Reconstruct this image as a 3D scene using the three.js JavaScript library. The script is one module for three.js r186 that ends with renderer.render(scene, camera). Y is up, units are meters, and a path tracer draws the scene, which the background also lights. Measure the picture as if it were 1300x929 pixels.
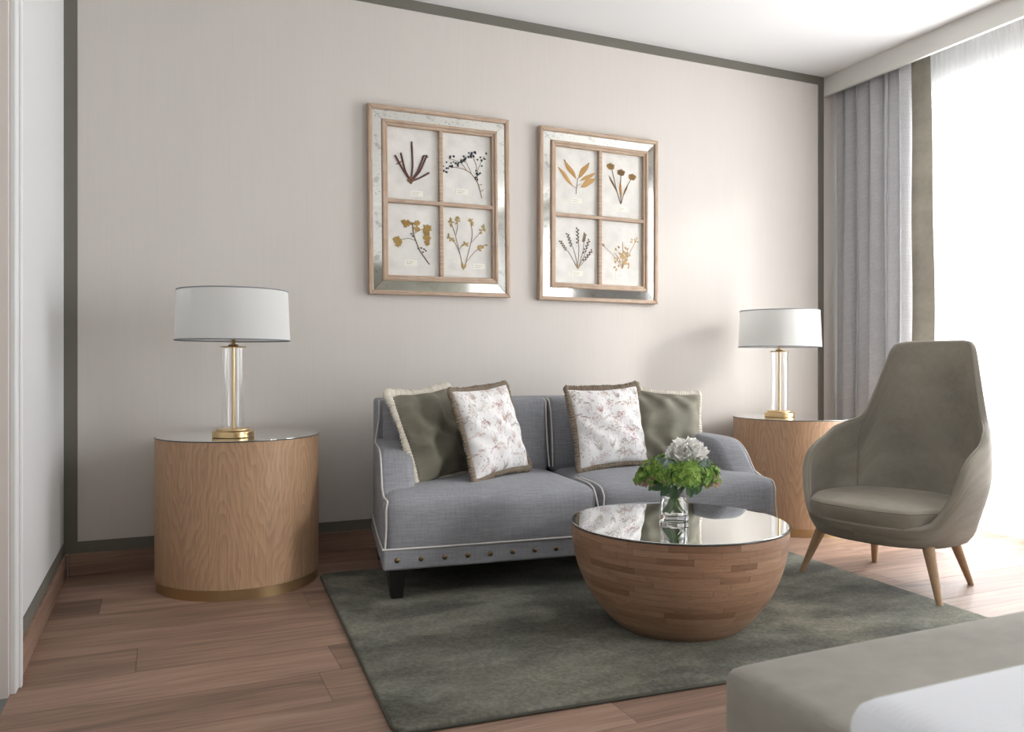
import * as THREE from 'three';
import { RoundedBoxGeometry } from 'three/addons/geometries/RoundedBoxGeometry.js';
import { mergeGeometries, mergeVertices, toCreasedNormals } from 'three/addons/utils/BufferGeometryUtils.js';
import { RectAreaLightUniformsLib } from 'three/addons/lights/RectAreaLightUniformsLib.js';

// ---------------------------------------------------------------- camera, sky, light, exposure
RectAreaLightUniformsLib.init();
const scene = new THREE.Scene();
const camera = new THREE.PerspectiveCamera(49.06, 1300 / 929, 0.05, 100);
camera.position.set(0, 0.95, 0);
camera.rotation.y = -THREE.MathUtils.degToRad(23.6);
camera.setViewOffset(1300, 929, 0, 3, 1300, 929);
camera.focus = 3.5; camera.userData.fStop = 6.3;
camera.updateProjectionMatrix();
scene.add(camera);
const renderer = new THREE.WebGLRenderer({ antialias: true });
renderer.toneMapping = THREE.LinearToneMapping;
renderer.toneMappingExposure = 0.7;
renderer.shadowMap.enabled = true;
scene.background = new THREE.Color().setRGB(0.93, 0.97, 1.0);
scene.backgroundIntensity = 3;
// daylight through the two tall windows: each light as large as its opening, set in the outer reveal
const WIN = { x: 4.28, y0: 0.06, y1: 2.6, spans: [[-3.72, -1.72], [-0.3, 1.3]] };
for (const [z0, z1] of WIN.spans) {
  const daylight = new THREE.RectAreaLight(new THREE.Color().setRGB(0.97, 0.985, 1.0), 20, z1 - z0, WIN.y1 - WIN.y0);
  daylight.position.set(4.47, (WIN.y0 + WIN.y1) / 2, (z0 + z1) / 2);
  daylight.lookAt(0, (WIN.y0 + WIN.y1) / 2, (z0 + z1) / 2);
  daylight.name = 'window_daylight';
  scene.add(daylight);
}
// low hazy sun: the lamp in the corner throws its soft shadow along the back wall
const sun = new THREE.DirectionalLight(new THREE.Color().setRGB(1.0, 0.97, 0.93), 3.2);
sun.target.position.set(3, 1, -4); sun.position.copy(sun.target.position).add(new THREE.Vector3(0.93, 0.476, 1.0).multiplyScalar(8));
sun.castShadow = true; sun.shadow.radius = 13; sun.shadow.mapSize.set(2048, 2048);
Object.assign(sun.shadow.camera, { left: -5, right: 5, top: 5, bottom: -5, near: 0.5, far: 20 });
scene.add(sun, sun.target);

// ---------------------------------------------------------------- helpers
const V3 = (x, y, z) => new THREE.Vector3(x, y, z), V2 = (x, y) => new THREE.Vector2(x, y);
const { PI, sin, cos, abs, sqrt, floor, min, max, pow, sign } = Math;
const lerp = (a, b, t) => a + (b - a) * t, clamp = (x, a = 0, b = 1) => min(b, max(a, x));
const sst = (a, b, x) => { const t = clamp((x - a) / (b - a)); return t * t * (3 - 2 * t); };
const deg = THREE.MathUtils.degToRad;
function rng(seed) { let s = seed | 0; return () => { s = (s + 0x6d2b79f5) | 0; let t = Math.imul(s ^ (s >>> 15), 1 | s); t = (t + Math.imul(t ^ (t >>> 7), 61 | t)) ^ t; return ((t ^ (t >>> 14)) >>> 0) / 4294967296; }; }
const hash = (x, y, s) => { let h = Math.imul(x, 374761393) ^ Math.imul(y, 668265263) ^ Math.imul(s, 974711); h = Math.imul(h ^ (h >>> 13), 1274126177); return ((h ^ (h >>> 16)) >>> 0) / 4294967296; };
function noise(x, y, px, py, s = 1) {     // value noise, tiling every px, py cells
  const xi = floor(x), yi = floor(y), fx = x - xi, fy = y - yi, w = (v, p) => ((v % p) + p) % p;
  const u = fx * fx * (3 - 2 * fx), v = fy * fy * (3 - 2 * fy);
  const a = hash(w(xi, px), w(yi, py), s), b = hash(w(xi + 1, px), w(yi, py), s), c = hash(w(xi, px), w(yi + 1, py), s), d = hash(w(xi + 1, px), w(yi + 1, py), s);
  return a + (b - a) * u + (c - a) * v + (a - b - c + d) * u * v;
}
function fbm(x, y, px, py, oct = 4, s = 1) { let t = 0, a = 0.5; for (let i = 0; i < oct; i++) { t += a * noise(x, y, px, py, s + i * 17); x *= 2; y *= 2; px *= 2; py *= 2; a *= 0.5; } return t / (1 - pow(0.5, oct)); }
function tex(w, h, fn, { srgb = true, repeat = [1, 1] } = {}) {   // fn(u, v) -> [r, g, b] in 0..1
  const d = new Uint8Array(w * h * 4);
  for (let j = 0; j < h; j++) for (let i = 0; i < w; i++) {
    const c = fn(i / w, j / h), k = (j * w + i) * 4;
    d[k] = clamp(c[0]) * 255; d[k + 1] = clamp(c[1]) * 255; d[k + 2] = clamp(c[2]) * 255; d[k + 3] = 255;
  }
  const t = new THREE.DataTexture(d, w, h);
  t.wrapS = t.wrapT = THREE.RepeatWrapping; t.magFilter = THREE.LinearFilter; t.minFilter = THREE.LinearMipmapLinearFilter; t.generateMipmaps = true;
  if (srgb) t.colorSpace = THREE.SRGBColorSpace;
  t.repeat.set(...repeat); t.needsUpdate = true;
  return t;
}
const grey = (f) => (u, v) => { const g = f(u, v); return [g, g, g]; };
const used = new Map();
function numbered(name) { const n = used.get(name) ?? 0; used.set(name, n + 1); return n ? `${name}_${String(n).padStart(3, '0')}` : name; }
function shade(m) { m.castShadow = m.receiveShadow = true; return m; }
function part(name, geo, mat, parent) { const m = shade(new THREE.Mesh(geo, mat)); m.name = name; parent.add(m); return m; }
function thing(name, label, category, pos = [0, 0, 0], turn = 0, group) {
  const o = new THREE.Group(); o.name = numbered(name); o.position.set(...pos); o.rotation.y = turn; o.userData = { label, category };
  if (group) o.userData.group = group;
  scene.add(o); return o;
}
function solo(name, geo, mat, label, category, kind, group) {
  const m = shade(new THREE.Mesh(geo, mat)); m.name = numbered(name); m.userData = { label, category };
  if (kind) m.userData.kind = kind; if (group) m.userData.group = group;
  scene.add(m); return m;
}
function struct(name, label, category) { const g = thing(name, label, category); g.userData.kind = 'structure'; return g; }
function box(w, h, d, x = 0, y = 0, z = 0) { const g = new THREE.BoxGeometry(w, h, d); g.translate(x, y, z); return boxUV(g); }
function rbox(w, h, d, r, x = 0, y = 0, z = 0, seg = 3) { const g = new RoundedBoxGeometry(w, h, d, seg, r); g.translate(x, y, z); return boxUV(g); }
function span(x0, x1, y0, y1, z0, z1) { return box(x1 - x0, y1 - y0, z1 - z0, (x0 + x1) / 2, (y0 + y1) / 2, (z0 + z1) / 2); }
function boxUV(g) {                        // uv in metres from the face direction
  if (g.index) g = g.toNonIndexed();
  const p = g.attributes.position, uv = new Float32Array(p.count * 2), a = V3(), b = V3(), c = V3();
  for (let i = 0; i < p.count; i += 3) {
    a.fromBufferAttribute(p, i); b.fromBufferAttribute(p, i + 1); c.fromBufferAttribute(p, i + 2);
    const n = b.clone().sub(a).cross(c.clone().sub(a)), x = abs(n.x), y = abs(n.y), z = abs(n.z);
    [a, b, c].forEach((q, k) => { const t = (i + k) * 2; if (y >= x && y >= z) { uv[t] = q.x; uv[t + 1] = q.z; } else if (x >= z) { uv[t] = q.z; uv[t + 1] = q.y; } else { uv[t] = q.x; uv[t + 1] = q.y; } });
  }
  g.setAttribute('uv', new THREE.BufferAttribute(uv, 2));
  return g;
}
function grid(nu, nv, fn, { closeU = false, uv = null, flip = false } = {}) {   // fn(s, t) -> Vector3; uv(s, t) -> [u, v]
  const pos = [], uvs = [], idx = [];
  for (let j = 0; j <= nv; j++) for (let i = 0; i <= nu; i++) { const p = fn(i / nu, j / nv); pos.push(p.x, p.y, p.z); const q = uv ? uv(i / nu, j / nv) : [i / nu, j / nv]; uvs.push(q[0], q[1]); }
  const W = nu + 1;
  for (let j = 0; j < nv; j++) for (let i = 0; i < nu; i++) { const a = j * W + i, b = a + 1, c = a + W, d = c + 1; flip ? idx.push(a, c, b, b, c, d) : idx.push(a, b, c, b, d, c); }
  const g = new THREE.BufferGeometry();
  g.setAttribute('position', new THREE.Float32BufferAttribute(pos, 3)); g.setAttribute('uv', new THREE.Float32BufferAttribute(uvs, 2)); g.setIndex(idx);
  g.computeVertexNormals();
  if (closeU) { const n = g.attributes.normal, t = V3(); for (let j = 0; j <= nv; j++) { const a = j * W, b = a + nu; t.set(n.getX(a) + n.getX(b), n.getY(a) + n.getY(b), n.getZ(a) + n.getZ(b)).normalize(); n.setXYZ(a, t.x, t.y, t.z); n.setXYZ(b, t.x, t.y, t.z); } }
  return g;
}
function softBox(w, h, d, r, n, deform) {  // rounded box, finely divided, centred; deform(p) moves its points
  let g = new THREE.BoxGeometry(2, 2, 2, n, n, n);
  g.deleteAttribute('uv'); g.deleteAttribute('normal'); g = mergeVertices(g, 1e-5);
  const p = g.attributes.position, v = V3(), c = V3(), H = V3(w / 2, h / 2, d / 2);
  for (let i = 0; i < p.count; i++) {
    v.set(sin(p.getX(i) * PI / 2) * H.x, sin(p.getY(i) * PI / 2) * H.y, sin(p.getZ(i) * PI / 2) * H.z);
    c.set(clamp(v.x, -H.x + r, H.x - r), clamp(v.y, -H.y + r, H.y - r), clamp(v.z, -H.z + r, H.z - r));
    v.sub(c); const l = v.length(); if (l > 1e-6) v.multiplyScalar(min(1, r / l)); v.add(c);
    if (deform) deform(v);
    p.setXYZ(i, v.x, v.y, v.z);
  }
  g.computeVertexNormals();
  return boxUV(g);
}
function tube(pts, r, seg = 40, closed = false, rad = 8) { return new THREE.TubeGeometry(new THREE.CatmullRomCurve3(pts, closed, 'catmullrom', 0.3), seg, r, rad, closed); }
function lathe(pts, seg = 64) { return new THREE.LatheGeometry(pts.map((p) => V2(...p)), seg); }
function extrude(shape, depth, bevel = 0, bseg = 4, crease = 0.6) {
  let g = new THREE.ExtrudeGeometry(shape, { depth, bevelEnabled: bevel > 0, bevelSize: bevel, bevelThickness: bevel, bevelOffset: -bevel, bevelSegments: bseg, curveSegments: 20 });
  g.deleteAttribute('uv'); g.deleteAttribute('normal'); g = toCreasedNormals(mergeVertices(g, 1e-5), crease);
  return boxUV(g);
}
const merge = (list) => mergeGeometries(list.map((g) => { const h = g.index ? g.toNonIndexed() : g; for (const k of Object.keys(h.attributes)) if (!['position', 'normal', 'uv', 'color'].includes(k)) h.deleteAttribute(k); return h; }));
const std = (color, roughness = 0.8, extra = {}) => new THREE.MeshStandardMaterial({ color, roughness, ...extra });
const phy = (color, roughness = 0.8, extra = {}) => new THREE.MeshPhysicalMaterial({ color, roughness, ...extra });
const lin = (r, g, b) => new THREE.Color().setRGB(r, g, b);

// ---------------------------------------------------------------- textures and materials
const T = {};
T.plank = tex(1024, 256, (u, v) => {      // grain runs along u
  const w = fbm(u * 4, v * 6, 4, 6, 3, 3), g = fbm(u * 8 + w, v * 90 + w * 8, 8, 90, 3, 7), f = fbm(u * 24, v * 220, 24, 220, 2, 9), band = fbm(u * 3, v * 9 + w * 3, 3, 9, 3, 21);
  const t = 0.86 + 0.34 * (band - 0.5) + 0.26 * (g - 0.5) + 0.1 * (f - 0.5);
  return [t * 1.04, t * 0.995, t * 0.97];
});
T.oak = tex(1024, 1024, (u, v) => {       // upright cathedral grain
  const x = abs(u - 0.5) * 2, wob = fbm(u * 4, v * 3, 4, 3, 4, 31) - 0.5, w2 = fbm(u * 16, v * 8, 16, 8, 3, 37) - 0.5;
  const r = sqrt(pow(x * 8.5 + wob * 1.2, 2) + 0.35) + v * 5 + wob * 2.6 + w2 * 0.3, k = r - floor(r), ring = pow(k, 1.8) * (1 - sst(0.9, 1, k));
  const pore = fbm(u * 240, v * 10, 240, 10, 2, 5), fine = fbm(u * 110, v * 5, 110, 5, 3, 6);
  const t = 0.93 - 0.085 * ring * (0.4 + 1.2 * fine) - (pore > 0.6 ? 0.35 * (pore - 0.55) : 0) - 0.1 * (fine - 0.5);
  return [t, t * (0.985 - 0.03 * ring), t * (0.965 - 0.05 * ring)];
});
T.beech = tex(512, 256, (u, v) => { const w = fbm(u * 3, v * 3, 3, 3, 3, 3), f = fbm(u * 10, v * 70 + w * 6, 10, 70, 3, 41), p = fbm(u * 60, v * 120, 60, 120, 2, 11); const t = 0.9 + 0.16 * (f - 0.5) + 0.1 * (w - 0.5) - (p > 0.7 ? 0.06 : 0); return [t, t * 0.98, t * 0.96]; });
T.linen = tex(512, 512, (u, v) => { const a = fbm(u * 128, v * 10, 128, 10, 2, 3), b = fbm(u * 10, v * 128, 10, 128, 2, 8), n = fbm(u * 256, v * 256, 256, 256, 1, 2); const t = 0.93 + 0.09 * (a - 0.5) + 0.13 * (b - 0.5) + 0.1 * (n - 0.5); return [t, t, t * 1.005]; });
T.weave = tex(256, 256, grey((u, v) => { const x = u * 64, y = v * 64; return 0.5 + 0.25 * sin(x * 2 * PI) * (((floor(y)) % 2) ? 1 : -1) + 0.25 * sin(y * 2 * PI) + 0.2 * (hash(floor(x), floor(y), 3) - 0.5); }), { srgb: false });
T.velvet = tex(512, 512, (u, v) => { const a = fbm(u * 4, v * 4, 4, 4, 5, 3), b = fbm(u * 40, v * 60, 40, 60, 3, 12), s = fbm(u * 3, v * 14, 3, 14, 3, 19); const t = 0.88 + 0.2 * (a - 0.5) + 0.07 * (b - 0.5) + 0.1 * (s - 0.5); return [t, t, t]; });
T.rug = tex(1024, 1024, (u, v) => {       // brushed pile lies in patches
  const q = fbm(u * 3, v * 3, 3, 3, 4, 5), a = fbm(u * 7 + q * 2, v * 11 + q * 2, 7, 11, 5, 3), b = fbm(u * 12, v * 30, 12, 30, 3, 12), s = fbm(u * 200, v * 200, 200, 200, 2, 19);
  const patch = sst(0.3, 0.7, a), t = 0.6 + 0.24 * patch + 0.2 * (b - 0.5) + 0.24 * (s - 0.5), w = fbm(u * 6, v * 6, 6, 6, 3, 77);
  return [t * (0.985 + 0.05 * (w - 0.5)), t, t * (0.97 - 0.06 * (w - 0.5))];
});
T.pile = tex(512, 512, grey((u, v) => fbm(u * 180, v * 180, 180, 180, 3, 4)), { srgb: false });
T.wallpaper = tex(512, 512, (u, v) => { const a = fbm(u * 160, v * 4, 160, 4, 2, 3), b = fbm(u * 10, v * 3, 10, 3, 3, 9); const t = 0.98 + 0.012 * (a - 0.5) + 0.01 * (b - 0.5); return [t, t, t]; });
T.paper = tex(256, 256, (u, v) => { const a = fbm(u * 6, v * 6, 6, 6, 4, 3), b = fbm(u * 60, v * 60, 60, 60, 2, 5); const t = 0.94 + 0.1 * (a - 0.5) + 0.03 * (b - 0.5); return [t, t * 0.995, t * 0.98]; });
T.antique = tex(512, 512, (u, v) => { const a = fbm(u * 8, v * 8, 8, 8, 5, 3), s = fbm(u * 60, v * 60, 60, 60, 2, 6); const d = sst(0.58, 0.74, a) * 0.22 + (s > 0.78 ? 0.3 : 0), t = 0.95 - d * 0.6; return [t, t * 0.995, t * 0.98]; });
T.washed = tex(512, 128, (u, v) => { const g = fbm(u * 4, v * 40, 4, 40, 4, 3), p = fbm(u * 12, v * 30, 12, 30, 3, 8), k = sst(0.5, 0.7, p); const t = 0.82 + 0.3 * (g - 0.5); return [lerp(t, 0.95, k * 0.5), lerp(t * 0.93, 0.93, k * 0.5), lerp(t * 0.86, 0.9, k * 0.5)]; });
T.rib = tex(64, 256, grey((u, v) => 0.5 + 0.5 * sin(v * 2 * PI * 32)), { srgb: false });
T.tile = tex(256, 256, (u, v) => { const t = 0.8 + 0.3 * (fbm(u * 8, v * 8, 8, 8, 4, 3) - 0.5); return [t, t, t]; });
function canvasTex(w, h, draw) { const c = document.createElement('canvas'); c.width = w; c.height = h; draw(c.getContext('2d'), w, h); const t = new THREE.CanvasTexture(c); t.colorSpace = THREE.SRGBColorSpace; t.magFilter = THREE.LinearFilter; t.wrapS = t.wrapT = THREE.RepeatWrapping; return t; }
// botanical toile print of the cushions
function toile(seed) {
  return canvasTex(1024, 1024, (c, W) => {
    const r = rng(seed); c.fillStyle = '#eceae8'; c.fillRect(0, 0, W, W); c.lineCap = 'round';
    const ink = () => { const k = r(); c.strokeStyle = c.fillStyle = k < 0.6 ? `rgba(${132 + r() * 30},${100 + r() * 22},${88 + r() * 20},${0.6 + r() * 0.4})` : `rgba(${160 + r() * 25},${140 + r() * 20},${135 + r() * 20},${0.45 + r() * 0.35})`; };
    const leaf = (x, y, l, w, a) => { c.save(); c.translate(x, y); c.rotate(a); c.beginPath(); c.moveTo(0, 0); c.quadraticCurveTo(l / 2, -w, l, 0); c.quadraticCurveTo(l / 2, w, 0, 0); r() < 0.45 ? c.fill() : c.stroke(); c.restore(); };
    const line = (x, y, x2, y2, b) => { c.beginPath(); c.moveTo(x, y); c.quadraticCurveTo((x + x2) / 2 + b, (y + y2) / 2, x2, y2); c.stroke(); };
    const umbel = (x, y, a, n, l) => { c.lineWidth = 1.5; for (let i = 0; i < n; i++) { const t = a + (i / (n - 1) - 0.5) * 2.4, L = l * (0.8 + r() * 0.3), X = x + cos(t) * L, Y = y + sin(t) * L; line(x, y, X, Y, 0); for (let k = 0; k < 4; k++) { c.beginPath(); c.arc(X + (r() - 0.5) * 7, Y + (r() - 0.5) * 7, 1.3 + r() * 1.5, 0, 7); c.fill(); } } };
    const branch = (x, y, a, l, d) => { const X = x + cos(a) * l, Y = y + sin(a) * l; c.lineWidth = 1.3 + d * 0.9; line(x, y, X, Y, (r() - 0.5) * l * 0.3); if (d <= 0) { r() < 0.4 ? umbel(X, Y, a, 5, 9 + r() * 8) : leaf(X, Y, 11 + r() * 10, 4, a); return; } const n = 3; for (let i = 0; i < n; i++) branch(lerp(x, X, 0.5 + 0.5 * (i / (n - 1))), lerp(y, Y, 0.5 + 0.5 * (i / (n - 1))), a + (i === n - 1 ? (r() - 0.5) * 0.5 : (i ? 1 : -1) * (0.5 + r() * 0.4)), l * (0.6 + r() * 0.15), d - 1); };
    const stalk = (x, y, l, a) => { const X = x + cos(a) * l, Y = y + sin(a) * l; c.lineWidth = 1.7; line(x, y, X, Y, (r() - 0.5) * 12); for (let k = 0.3; k < 1; k += 0.06) for (const s of [-1, 1]) leaf(lerp(x, X, k), lerp(y, Y, k), l * 0.14 * (1.3 - k), 3.5, a + s * 0.75); };
    const G = 6; for (let j = 0; j < G; j++) for (let i = 0; i < G; i++) {
      const x = (i + 0.5 + (r() - 0.5) * 0.5 + (j % 2) * 0.4) * W / G, y = (j + 1.0 + (r() - 0.5) * 0.4) * W / G, k = r(); ink();
      if (k < 0.42) branch(x, y, -PI / 2 + (r() - 0.5) * 0.3, 62 + r() * 26, 3);
      else if (k < 0.7) { for (let q = -2; q <= 2; q++) stalk(x, y, 95 + r() * 65, -PI / 2 + q * 0.22 + (r() - 0.5) * 0.12); }
      else { for (let q = -2; q <= 2; q++) { const a = -PI / 2 + q * 0.26, l = 90 + r() * 70; c.lineWidth = 1.7; line(x, y, x + cos(a) * l, y + sin(a) * l, 6); umbel(x + cos(a) * l, y + sin(a) * l, a, 9, 20 + r() * 12); } }
    }
    for (let i = 0; i < 160; i++) { ink(); const x = r() * W, y = r() * W; for (let q = -1; q <= 1; q++) leaf(x, y, 14 + r() * 16, 2.5, -PI / 2 + q * 0.5); }
  });
}
const rep = (t, x, y, ox = 0, oy = 0) => { const c = t.clone(); c.repeat.set(x, y); c.offset.set(ox, oy); c.needsUpdate = true; return c; };
const M = {
  wallpaper: std(lin(0.70, 0.656, 0.608), 0.75, { map: rep(T.wallpaper, 1, 1) }),
  whiteWall: std(lin(0.70, 0.705, 0.70), 0.8),
  ceiling: std(lin(0.82, 0.82, 0.82), 0.85),
  pelmet: std(lin(0.66, 0.65, 0.61), 0.6),
  strip: std(lin(0.165, 0.155, 0.128), 0.7),
  whiteTrim: std(lin(0.76, 0.76, 0.75), 0.4),
  jamb: std(lin(0.70, 0.63, 0.585), 0.5),
  brass: std(lin(0.72, 0.52, 0.28), 0.28, { metalness: 1 }),
  brassDark: std(lin(0.22, 0.15, 0.085), 0.35, { metalness: 1 }),
  brassPlinth: std(lin(0.55, 0.41, 0.23), 0.33, { metalness: 1 }),
  mirror: std(lin(0.86, 0.87, 0.85), 0.015, { metalness: 1 }),
  edge: std(lin(0.05, 0.06, 0.055), 0.3),
  glass: phy(lin(1, 1, 1), 0.0, { transmission: 1, thickness: 0, ior: 1.5 }),
  clearGlass: phy(lin(1, 1, 1), 0.0, { transmission: 1, thickness: 0, ior: 1.35, specularIntensity: 0.25 }),
  solidGlass: phy(lin(1, 1, 1), 0.0, { transmission: 1, thickness: 0.01, ior: 1.48 }),
  water: phy(lin(0.97, 1, 0.98), 0.0, { transmission: 1, thickness: 0.05, ior: 1.33 }),
  shade: phy(lin(0.83, 0.83, 0.81), 0.95, { transmission: 0.3, thickness: 0, side: THREE.DoubleSide }),
  shadeRim: std(lin(0.28, 0.29, 0.31), 0.8),
  sofa: phy(lin(0.33, 0.334, 0.355), 0.92, { map: rep(T.linen, 2.2, 2.2), bumpMap: rep(T.weave, 5, 5), bumpScale: 0.0006, sheen: 0.25, sheenRoughness: 0.6, sheenColor: lin(0.6, 0.6, 0.63) }),
  piping: std(lin(0.62, 0.60, 0.57), 0.8),
  blackWood: std(lin(0.012, 0.011, 0.011), 0.4),
  velvet: phy(lin(0.36, 0.325, 0.265), 0.75, { map: rep(T.velvet, 1.3, 1.3), sheen: 1, sheenRoughness: 0.35, sheenColor: lin(0.5, 0.47, 0.41) }),
  benchVelvet: phy(lin(0.40, 0.37, 0.315), 0.8, { map: rep(T.velvet, 0.7, 0.7), sheen: 0.5, sheenRoughness: 0.4, sheenColor: lin(0.4, 0.39, 0.35) }),
  cushVelvet: phy(lin(0.235, 0.218, 0.16), 0.7, { map: rep(T.velvet, 1, 1), sheen: 0.9, sheenRoughness: 0.32, sheenColor: lin(0.45, 0.44, 0.37) }),
  creamFringe: std(lin(0.68, 0.63, 0.54), 0.95), brownFringe: std(lin(0.21, 0.165, 0.12), 0.95),
  curtain: phy(lin(0.56, 0.555, 0.56), 0.9, { map: rep(T.linen, 7, 7), transmission: 0.06, sheen: 0.2, sheenColor: lin(0.5, 0.5, 0.5), side: THREE.DoubleSide }),
  curtainEdge: phy(lin(0.30, 0.275, 0.22), 0.75, { map: rep(T.velvet, 1, 1), transmission: 0.12, sheen: 0.4, sheenColor: lin(0.4, 0.38, 0.33), side: THREE.DoubleSide }),
  sheer: phy(lin(0.93, 0.93, 0.93), 1.0, { transmission: 0.3, thickness: 0, transparent: true, opacity: 0.5, side: THREE.DoubleSide }),
  rug: phy(lin(0.30, 0.284, 0.238), 0.95, { map: rep(T.rug, 0.55, 0.55, 0.1, 0.2), bumpMap: rep(T.pile, 3, 3), bumpScale: 0.003, sheen: 0.4, sheenRoughness: 0.5, sheenColor: lin(0.3, 0.31, 0.27) }),
  rugEdge: std(lin(0.10, 0.10, 0.075), 0.9, { map: rep(T.velvet, 3, 3) }),
  legOak: std(lin(0.56, 0.375, 0.225), 0.5, { map: rep(T.beech, 2, 2) }),
  paper: std(lin(0.9, 0.885, 0.86), 0.9, { map: rep(T.paper, 3, 3) }),
  note: null,
  washed: std(lin(0.72, 0.61, 0.52), 0.6, { map: rep(T.washed, 1.5, 6) }),
  antique: std(lin(0.80, 0.80, 0.78), 0.07, { metalness: 1, map: rep(T.antique, 2.5, 2.5) }),
  duvet: std(lin(0.80, 0.81, 0.84), 0.85, { bumpMap: rep(T.rib, 4, 4), bumpScale: 0.0003 }),
  frameWhite: std(lin(0.7, 0.7, 0.7), 0.5), tile: std(lin(0.30, 0.31, 0.30), 0.6, { map: rep(T.tile, 1, 1) }),
  headWall: std(lin(0.36, 0.34, 0.31), 0.8, { map: rep(T.rug, 0.8, 0.8) }),
  concrete: std(lin(0.6, 0.59, 0.57), 0.9),
};
const plankTints = [[0.34, 0.235, 0.178], [0.38, 0.264, 0.202], [0.28, 0.19, 0.143], [0.355, 0.246, 0.186], [0.41, 0.288, 0.222], [0.31, 0.212, 0.16]];
const plankMats = plankTints.map((c, i) => std(lin(...c), 0.56, { map: rep(T.plank, 0.5, 1.6, i * 0.17, i * 0.31) }));
const oakMat = std(lin(0.60, 0.395, 0.25), 0.5, { map: T.oak });
const blockTints = [[0.41, 0.252, 0.162], [0.36, 0.215, 0.136], [0.46, 0.292, 0.195], [0.39, 0.238, 0.155], [0.29, 0.165, 0.10], [0.43, 0.27, 0.178]];
const blockMats = blockTints.map((c, i) => std(lin(...c), 0.42, { map: rep(T.beech, 1.2, 2.5, i * 0.19, i * 0.23) }));

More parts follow.
